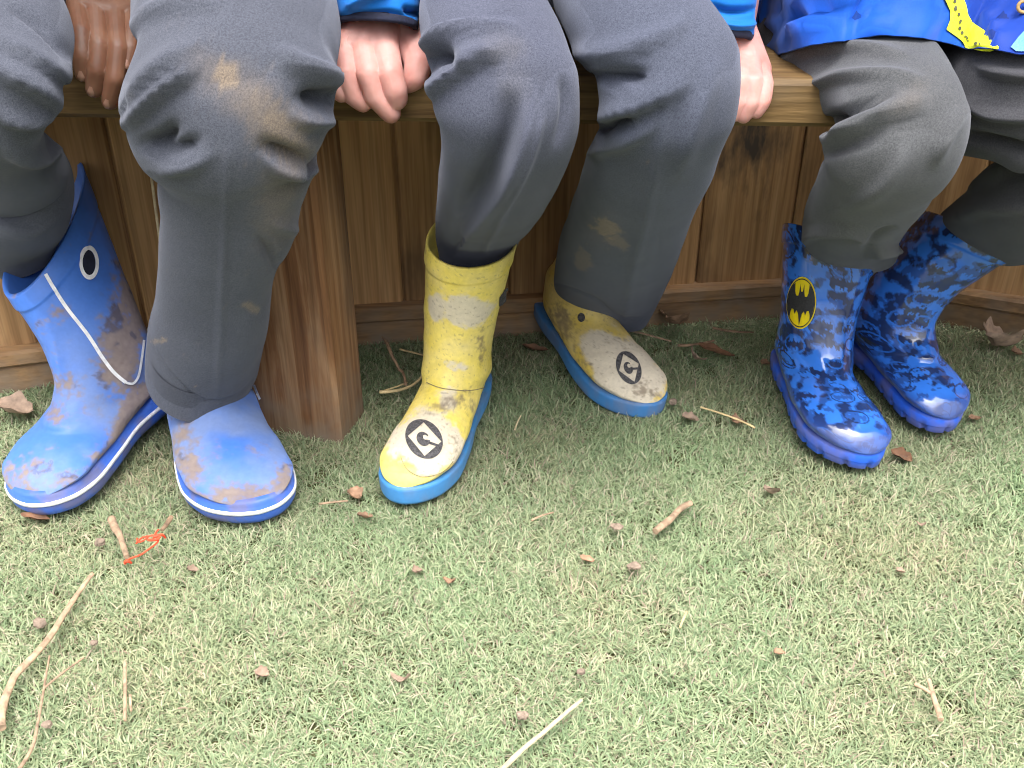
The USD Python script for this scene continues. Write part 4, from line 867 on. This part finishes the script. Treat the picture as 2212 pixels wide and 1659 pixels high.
if ok[0]:
    P = rp[0, :3] + rp[0, 3:] * .003
    pull = trimesh.creation.torus(.0036, .0012, 24, 12); pull.apply_transform(trimesh.transformations.rotation_matrix(1.2, [1, 0, 0])); pull.apply_translation(P)
    obj('zip_pull', pull, 'brass', jc, smooth=True)
bC1, S5 = make_boot('C1', pc_, camo_boot('C1'), 'gloss_rubber', (.018, .105, .62), .45, lugs=True, rim=.0016)
bC2, S6 = make_boot('C2', pc_, camo_boot('C2'), 'gloss_rubber', (.018, .095, .56), .45, lugs=True, rim=.0016)
def oval(c, ex, ey, g): return affinity.affine_transform(g, [ex[0], -ey[0], ex[1], -ey[1], c[0], c[1]])
oc, oex, oey = (1732, 654), (31, 5), (-5, 56)
disc = Point(0, 0).buffer(1, 40)
obj('oval_badge', patch_on(S5, oval(oc, oex, oey, disc), .0008, 4), 'yellow_print', bC1)
obj('bat_emblem', patch_on(S5, oval(oc, oex, oey, affinity.scale(bat_shape(), .96, 1.0, origin=(0, 0)).intersection(disc.buffer(-.10)).union(disc.buffer(-.06).difference(disc.buffer(-.10)))), .0014, 3), 'black_print', bC1)

# ------------------------------------------------------------------ litter on the turf
def scale_at(px, py): return np.linalg.norm(atz(px + 1, py, .01) - atz(px, py, .01))
def stick(name, pts, w0, w1, mat, label, cat='stick', z=.006, lift=0.0, branches=(), seed=0, group=None):
    """A twig along pixels, its width in pixels; lies on the turf."""
    parts = []
    for k, (ps, a, b) in enumerate([(pts, w0, w1)] + list(branches)):
        P3 = smooth_line([atz(x, y, z + (h[0] if h else 0)) for x, y, *h in ps], max(10, 5 * len(ps)))
        s = scale_at(*ps[0][:2]); r = np.linspace(a, b, len(P3)) * s / 2
        r = r * (1 + .25 * (meshkit.fbm(np.c_[P3 * 90, ], 2, seed + 5) - .5) * 2)
        P3 = P3 + (np.stack([meshkit.fbm(P3 * 45, 2, seed + 7 + j) for j in range(3)], 1) - .5) * r[:, None] * 1.2
        T = np.gradient(P3, axis=0); T /= np.linalg.norm(T, axis=1)[:, None]
        u = np.cross(T, [0, 0, 1.0]); u /= np.linalg.norm(u, axis=1)[:, None]; v = np.cross(T, u)
        th = np.linspace(0, 2 * np.pi, 9, endpoint=False)
        G = P3[:, None] + r[:, None, None] * (np.cos(th)[None, :, None] * u[:, None] + np.sin(th)[None, :, None] * v[:, None])
        G = np.concatenate([P3[:1, None] + np.zeros((1, 9, 1)), G, P3[-1:, None] + np.zeros((1, 9, 1))], 0)
        parts.append((G.reshape(-1, 3), oriented(G, grid_faces(len(G), 9))))
    base = parts[0][0].mean(0); base[2] = 0
    V, F, k = [], [], 0
    for v_, f_ in parts: V.append(v_); F.append(f_ + k); k += len(v_)
    m = obj(name, (np.vstack(V), np.vstack(F)), mat, None, smooth=50)
    return tag(m, label, cat, group)
def leaf(px, py, w, h, rot, mat, label, tilt=.3, curl=.9, z=.006, seed=0, cat='leaf', group=None, lobed=False):
    """A dry curled leaf; w, h in pixels on the picture, laid on the turf."""
    s = scale_at(px, py); a, b = w * s / 2, h * s / 2 * 1.35
    r = np.random.default_rng(seed); U, Vv = np.meshgrid(np.linspace(-1, 1, 15), np.linspace(-1, 1, 11), indexing='ij')
    half = np.sqrt(np.clip(1 - np.abs(U) ** 1.7, 0, 1)) * (1 + (.07 * np.sin(U * 8 + seed) if lobed else .10 * np.sin(U * 7 + seed)))
    X, Y = U * a, Vv * half * b
    Z = curl * ((Y / b) ** 2 * b * .8 + (X / a) ** 2 * a * .25) + (meshkit.fbm(np.stack([U * 1.5 + seed, Vv * 1.5, U * 0], -1), 3, seed) - .5) * .6 * b
    P = np.stack([X, Y, Z], -1)
    R = trimesh.transformations.euler_matrix(tilt * r.uniform(-1, 1), tilt, rot)[:3, :3]
    P = P @ R.T; P[..., 2] -= P[..., 2].min() + .002
    P = P + atz(px, py, z - .006) * [1, 1, 0] + [0, 0, z - .006]
    F = grid_faces(15, 11, False); V = P.reshape(-1, 3)
    N = np.zeros_like(V); fn = np.cross(V[F[:, 1]] - V[F[:, 0]], V[F[:, 2]] - V[F[:, 0]])
    for k in range(3): np.add.at(N, F[:, k], fn)
    N /= np.maximum(np.linalg.norm(N, axis=1), 1e-12)[:, None]
    V2 = V - N * .0005
    return tag(obj('dead_leaf' if cat == 'leaf' else cat.replace(' ', '_'), (np.vstack([V, V2]), np.vstack([F, F[:, ::-1] + len(V)])), mat, None, smooth=True), label, cat, group)
def clod(px, py, w, label, seed=0, mat='mud', n=1, z=.003):
    s = scale_at(px, py); r = np.random.default_rng(seed); ms = []
    for k in range(n):
        t = trimesh.creation.icosphere(3); v = t.vertices
        v *= (1 + (meshkit.fbm(v * 1.6 + seed + k, 3, seed) - .5) * 1.1)[:, None] * np.array([1, .85, .7])
        rad = w * s / 2 * (1 if k == 0 else .62)
        t.vertices = v * rad + atz(px, py, 0) + [(-1.4 * rad if k else 0), r.uniform(-.4, .4) * rad * (k > 0), z]
        ms.append(t)
    return tag(obj('mud_clod', trimesh.util.concatenate(ms), mat, None, smooth=True), label, 'clod')
stick('long_stick', [(198, 1241), (155, 1302), (115, 1366), (66, 1425), (30, 1466), (12, 1506), (5, 1572)], 9, 17, 'stick_bark', 'long pale bent stick lying along the left edge of the turf', seed=1)
stick('thin_stalk', [(108, 1416), (95, 1486), (82, 1560), (68, 1620), (36, 1668)], 4, 8, 'stick_bark', 'thin forked brown stalk just right of the long bent stick', seed=2, branches=[([(94, 1488), (130, 1458), (181, 1421)], 5, 4)])
stick('twig', [(270, 1428), (270, 1490), (271, 1556)], 8, 7, 'stick_bark', 'straight short twig standing upright in view near the lower left', 'twig', seed=3, branches=[([(281, 1500), (284, 1535)], 6, 5)])
stick('brown_stick', [(241, 1122), (255, 1152), (268, 1185), (275, 1203)], 18, 11, 'stick_bark', 'stubby brown stick touching the red thread', seed=4)
stick('stick_stub', [(370, 1118), (360, 1134), (350, 1146)], 12, 9, 'stick_brown', 'small broken stick end beside the blue boot and red thread', seed=5)
stick('red_thread', [(272, 1216, .006), (280, 1207, .006), (302, 1199, .008), (324, 1184, .010), (341, 1169, .010), (332, 1157, .012), (308, 1161, .010), (294, 1174, .006)], 5, 4, 'red_thread', 'bright red tangled thread lying on the turf', 'thread', seed=6,
      branches=[([(330, 1160, .012), (345, 1156, .012), (357, 1162, .006)], 7, 5), ([(334, 1158, .012), (337, 1150, .012), (343, 1144, .010)], 5, 3), ([(320, 1166, .010), (336, 1166, .012), (345, 1160, .012)], 6, 6), ([(270, 1217, .006), (274, 1212, .010), (283, 1216, .006)], 8, 6), ([(296, 1163, .008), (304, 1170, .010), (320, 1160, .011)], 4, 4)])
stick('pale_straw', [(1257, 1512), (1220, 1543), (1181, 1576), (1130, 1618), (1082, 1668)], 8, 12, 'pale_straw', 'thick pale straw stem at the bottom edge of the turf', 'straw', seed=7)
stick('bark_stick', [(1494, 1085), (1470, 1098), (1445, 1124), (1416, 1150)], 13, 15, 'stick_bark', 'short knobbly bark stick with a pale cut end on open turf', seed=8)
stick('forked_twig', [(2006, 1468), (2021, 1520), (2030, 1555)], 9, 12, 'stick_bark', 'pale upright twig at the lower right of the turf', 'twig', seed=9, branches=[([(1976, 1479), (1998, 1490), (2012, 1500)], 9, 7)])
stick('straw', [(1483, 1322), (1475, 1340), (1469, 1356)], 6, 5, 'straw', 'tiny straw bit right of the paired clods', 'straw', seed=10)
stick('twig', [(1513, 880), (1560, 894), (1600, 909), (1630, 924)], 4, 5, 'straw', 'thin twig left of the glossy blue boot', 'twig', seed=11)
stick('twig', [(1465, 746), (1505, 744), (1542, 736)], 7, 5, 'stick_brown', 'dark twig under the bench below the fence board', 'twig', seed=12)
stick('twig', [(1540, 708), (1585, 716), (1628, 718)], 6, 4, 'stick_brown', 'slim twig against the fence foot behind the lone dark twig', 'twig', seed=13)
stick('twig', [(1355, 714), (1400, 724), (1450, 737)], 5, 4, 'stick_bark', 'twig just behind the hem of the right grey trouser leg', 'twig', seed=14)
stick('straw', [(820, 846), (860, 842), (890, 832), (912, 812)], 8, 5, 'straw', 'curved yellow straw between the post and the tall yellow boot', 'straw', seed=15, branches=[([(822, 846), (858, 834), (880, 826)], 4, 3)])
stick('straw', [(864, 754), (895, 762), (928, 770)], 4, 5, 'straw', 'short yellow straw behind the tall yellow boot', 'straw', seed=16)
stick('twig', [(836, 742, .02), (852, 778, .012), (864, 800), (876, 830)], 7, 6, 'stick_brown', 'crooked brown twig beside the timber post', 'twig', seed=17, branches=[([(836, 742, .02), (826, 728, .012)], 6, 4)])
stick('straw', [(1112, 928), (1118, 912), (1125, 898)], 4, 3, 'pale_straw', 'tiny pale straw in the turf right of the tall yellow boot', 'straw', seed=18)
stick('twig', [(690, 1088), (720, 1085), (752, 1082)], 5, 4, 'stick_bark', 'small twig right of the front blue boot toe', 'twig', seed=19)
stick('straw', [(1149, 1124), (1170, 1114), (1197, 1107)], 5, 4, 'stick_bark', 'faint straw in front of the tall yellow boot', 'straw', seed=20)
stick('twig', [(1118, 690), (1150, 684), (1185, 678)], 6, 5, 'stick_brown', 'dark twig under the raised heel of the low yellow boot', 'twig', seed=21)
sp = [aty(318, 306, .86), aty(332, 420, .845), aty(348, 540, .83), aty(356, 640, .825)]
T_ = smooth_line(sp, 20); th = np.linspace(0, 2 * np.pi, 8, endpoint=False)
G_ = T_[:, None] + .0013 * (np.cos(th)[None, :, None] * np.array([1, 0, 0]) + np.sin(th)[None, :, None] * np.array([0, 1, .1]))
tag(obj('straw_stalk', (G_.reshape(-1, 3), oriented(G_, grid_faces(20, 8))), 'pale_straw', None, smooth=True), 'tall thin yellow stalk standing behind the muddy trouser knee', 'stalk')
leaf(30, 888, 80, 46, .1, 'leaf_pink', 'large pale brown leaf behind the left edge blue boot', seed=1, z=.010)
leaf(1452, 706, 62, 52, .7, 'leaf_brown', 'curled brown leaf at the fence foot beside the grey trouser hem', seed=2, tilt=.6, z=.010)
leaf(1545, 764, 84, 26, -.1, 'leaf_dark', 'long dark reddish leaf under the bench', seed=3, curl=.6, z=.010)
leaf(1500, 774, 26, 34, 1.2, 'leaf_pink', 'small pale upright leaf next to the long reddish leaf', seed=4, tilt=.7, z=.010)
leaf(1652, 783, 24, 14, .2, 'leaf_brown', 'little brown leaf behind the glossy boot heel', seed=5)
leaf(1594, 912, 34, 26, .6, 'leaf_brown', 'brown leaf below the thin twig left of the glossy boot', seed=6)
leaf(1490, 903, 40, 20, .0, 'leaf_pink', 'flat pinkish leaf right of the low yellow boot toe', seed=7)
leaf(2150, 748, 86, 66, .3, 'leaf_pink', 'big crumpled pale leaf right of the rear glossy boot', seed=8, tilt=.5, curl=1.2, z=.010, lobed=True)
leaf(2195, 762, 34, 18, .4, 'leaf_brown', 'small brown leaf touching the big crumpled leaf', seed=9)
leaf(1945, 985, 50, 22, -.5, 'leaf_dark', 'dark curled leaf between the two glossy blue boot toes', seed=10, curl=1.3)
leaf(1664, 1064, 36, 26, .3, 'leaf_pink', 'pinkish leaf on open turf in front of the glossy boots', seed=11, tilt=.5)
leaf(1991, 1131, 12, 16, 1.2, 'leaf_pink', 'tiny pale leaf at the right of the open turf', seed=12)
leaf(1268, 1206, 34, 13, -.15, 'leaf_brown', 'brown leaf chip left of the paired clods', .2, seed=13)
leaf(415, 1230, 26, 14, .5, 'leaf_pink', 'small folded leaf in front of the front blue boot', seed=14, tilt=.5)
leaf(900, 1232, 26, 18, .9, 'leaf_pink', 'pale leaf on the turf below the tall yellow boot', seed=15, tilt=.4)
leaf(970, 1254, 18, 22, 1.4, 'leaf_brown', 'brown leaf fragment near the middle of the turf', seed=16)
leaf(565, 1454, 32, 20, .1, 'leaf_pink', 'tan crumpled leaf in the lower left of the turf', seed=17, curl=1.2)
leaf(866, 1466, 14, 34, 1.5, 'leaf_pink', 'narrow upright leaf sliver low on the turf', seed=18)
leaf(766, 1066, 34, 26, -.8, 'leaf_brown', 'brown leaf between the front blue boot and the tall yellow boot', seed=19)
leaf(787, 1114, 36, 14, .2, 'leaf_brown', 'flat brown leaf left of the tall yellow boot sole', seed=20)
leaf(1154, 754, 60, 14, .1, 'leaf_dark', 'dark bark like leaf in the shade behind the low yellow boot', seed=21)
leaf(75, 1120, 60, 18, .1, 'leaf_dark', 'dark leaf pressed under the left blue boot toe', seed=22)
leaf(1682, 1408, 30, 14, .3, 'leaf_brown', 'faint brown leaf bit low in the right half of the turf', seed=23)
leaf(1945, 1232, 22, 14, .1, 'leaf_pink', 'small tan leaf at the right side of the turf', seed=24)
leaf(2105, 905, 40, 16, .6, 'leaf_brown', 'thin brown leaf right of the rear glossy boot toe', seed=25)
clod(1334, 1144, 22, 'rounded mud clod with a crumb on open turf, nearest the boots', 1, n=2)
clod(1371, 1229, 24, 'pair of pale mud clods stuck together on open turf', 2, n=2)
clod(218, 1177, 24, 'flat mud clod left of the stubby brown stick', 3)
clod(88, 1352, 26, 'mud clod left of the long bent stick', 4)
clod(1255, 1457, 18, 'small mud clod above the thick pale straw', 5)
clod(1128, 1552, 24, 'mud clod left of the thick pale straw', 6)
clod(1453, 874, 18, 'mud crumb at the toe of the low yellow boot', 7)
clod(104, 1572, 22, 'mud clod by the thin forked stalk near the bottom edge', 8)
clod(205, 1395, 16, 'mud crumb beside the fork of the thin stalk', 9)
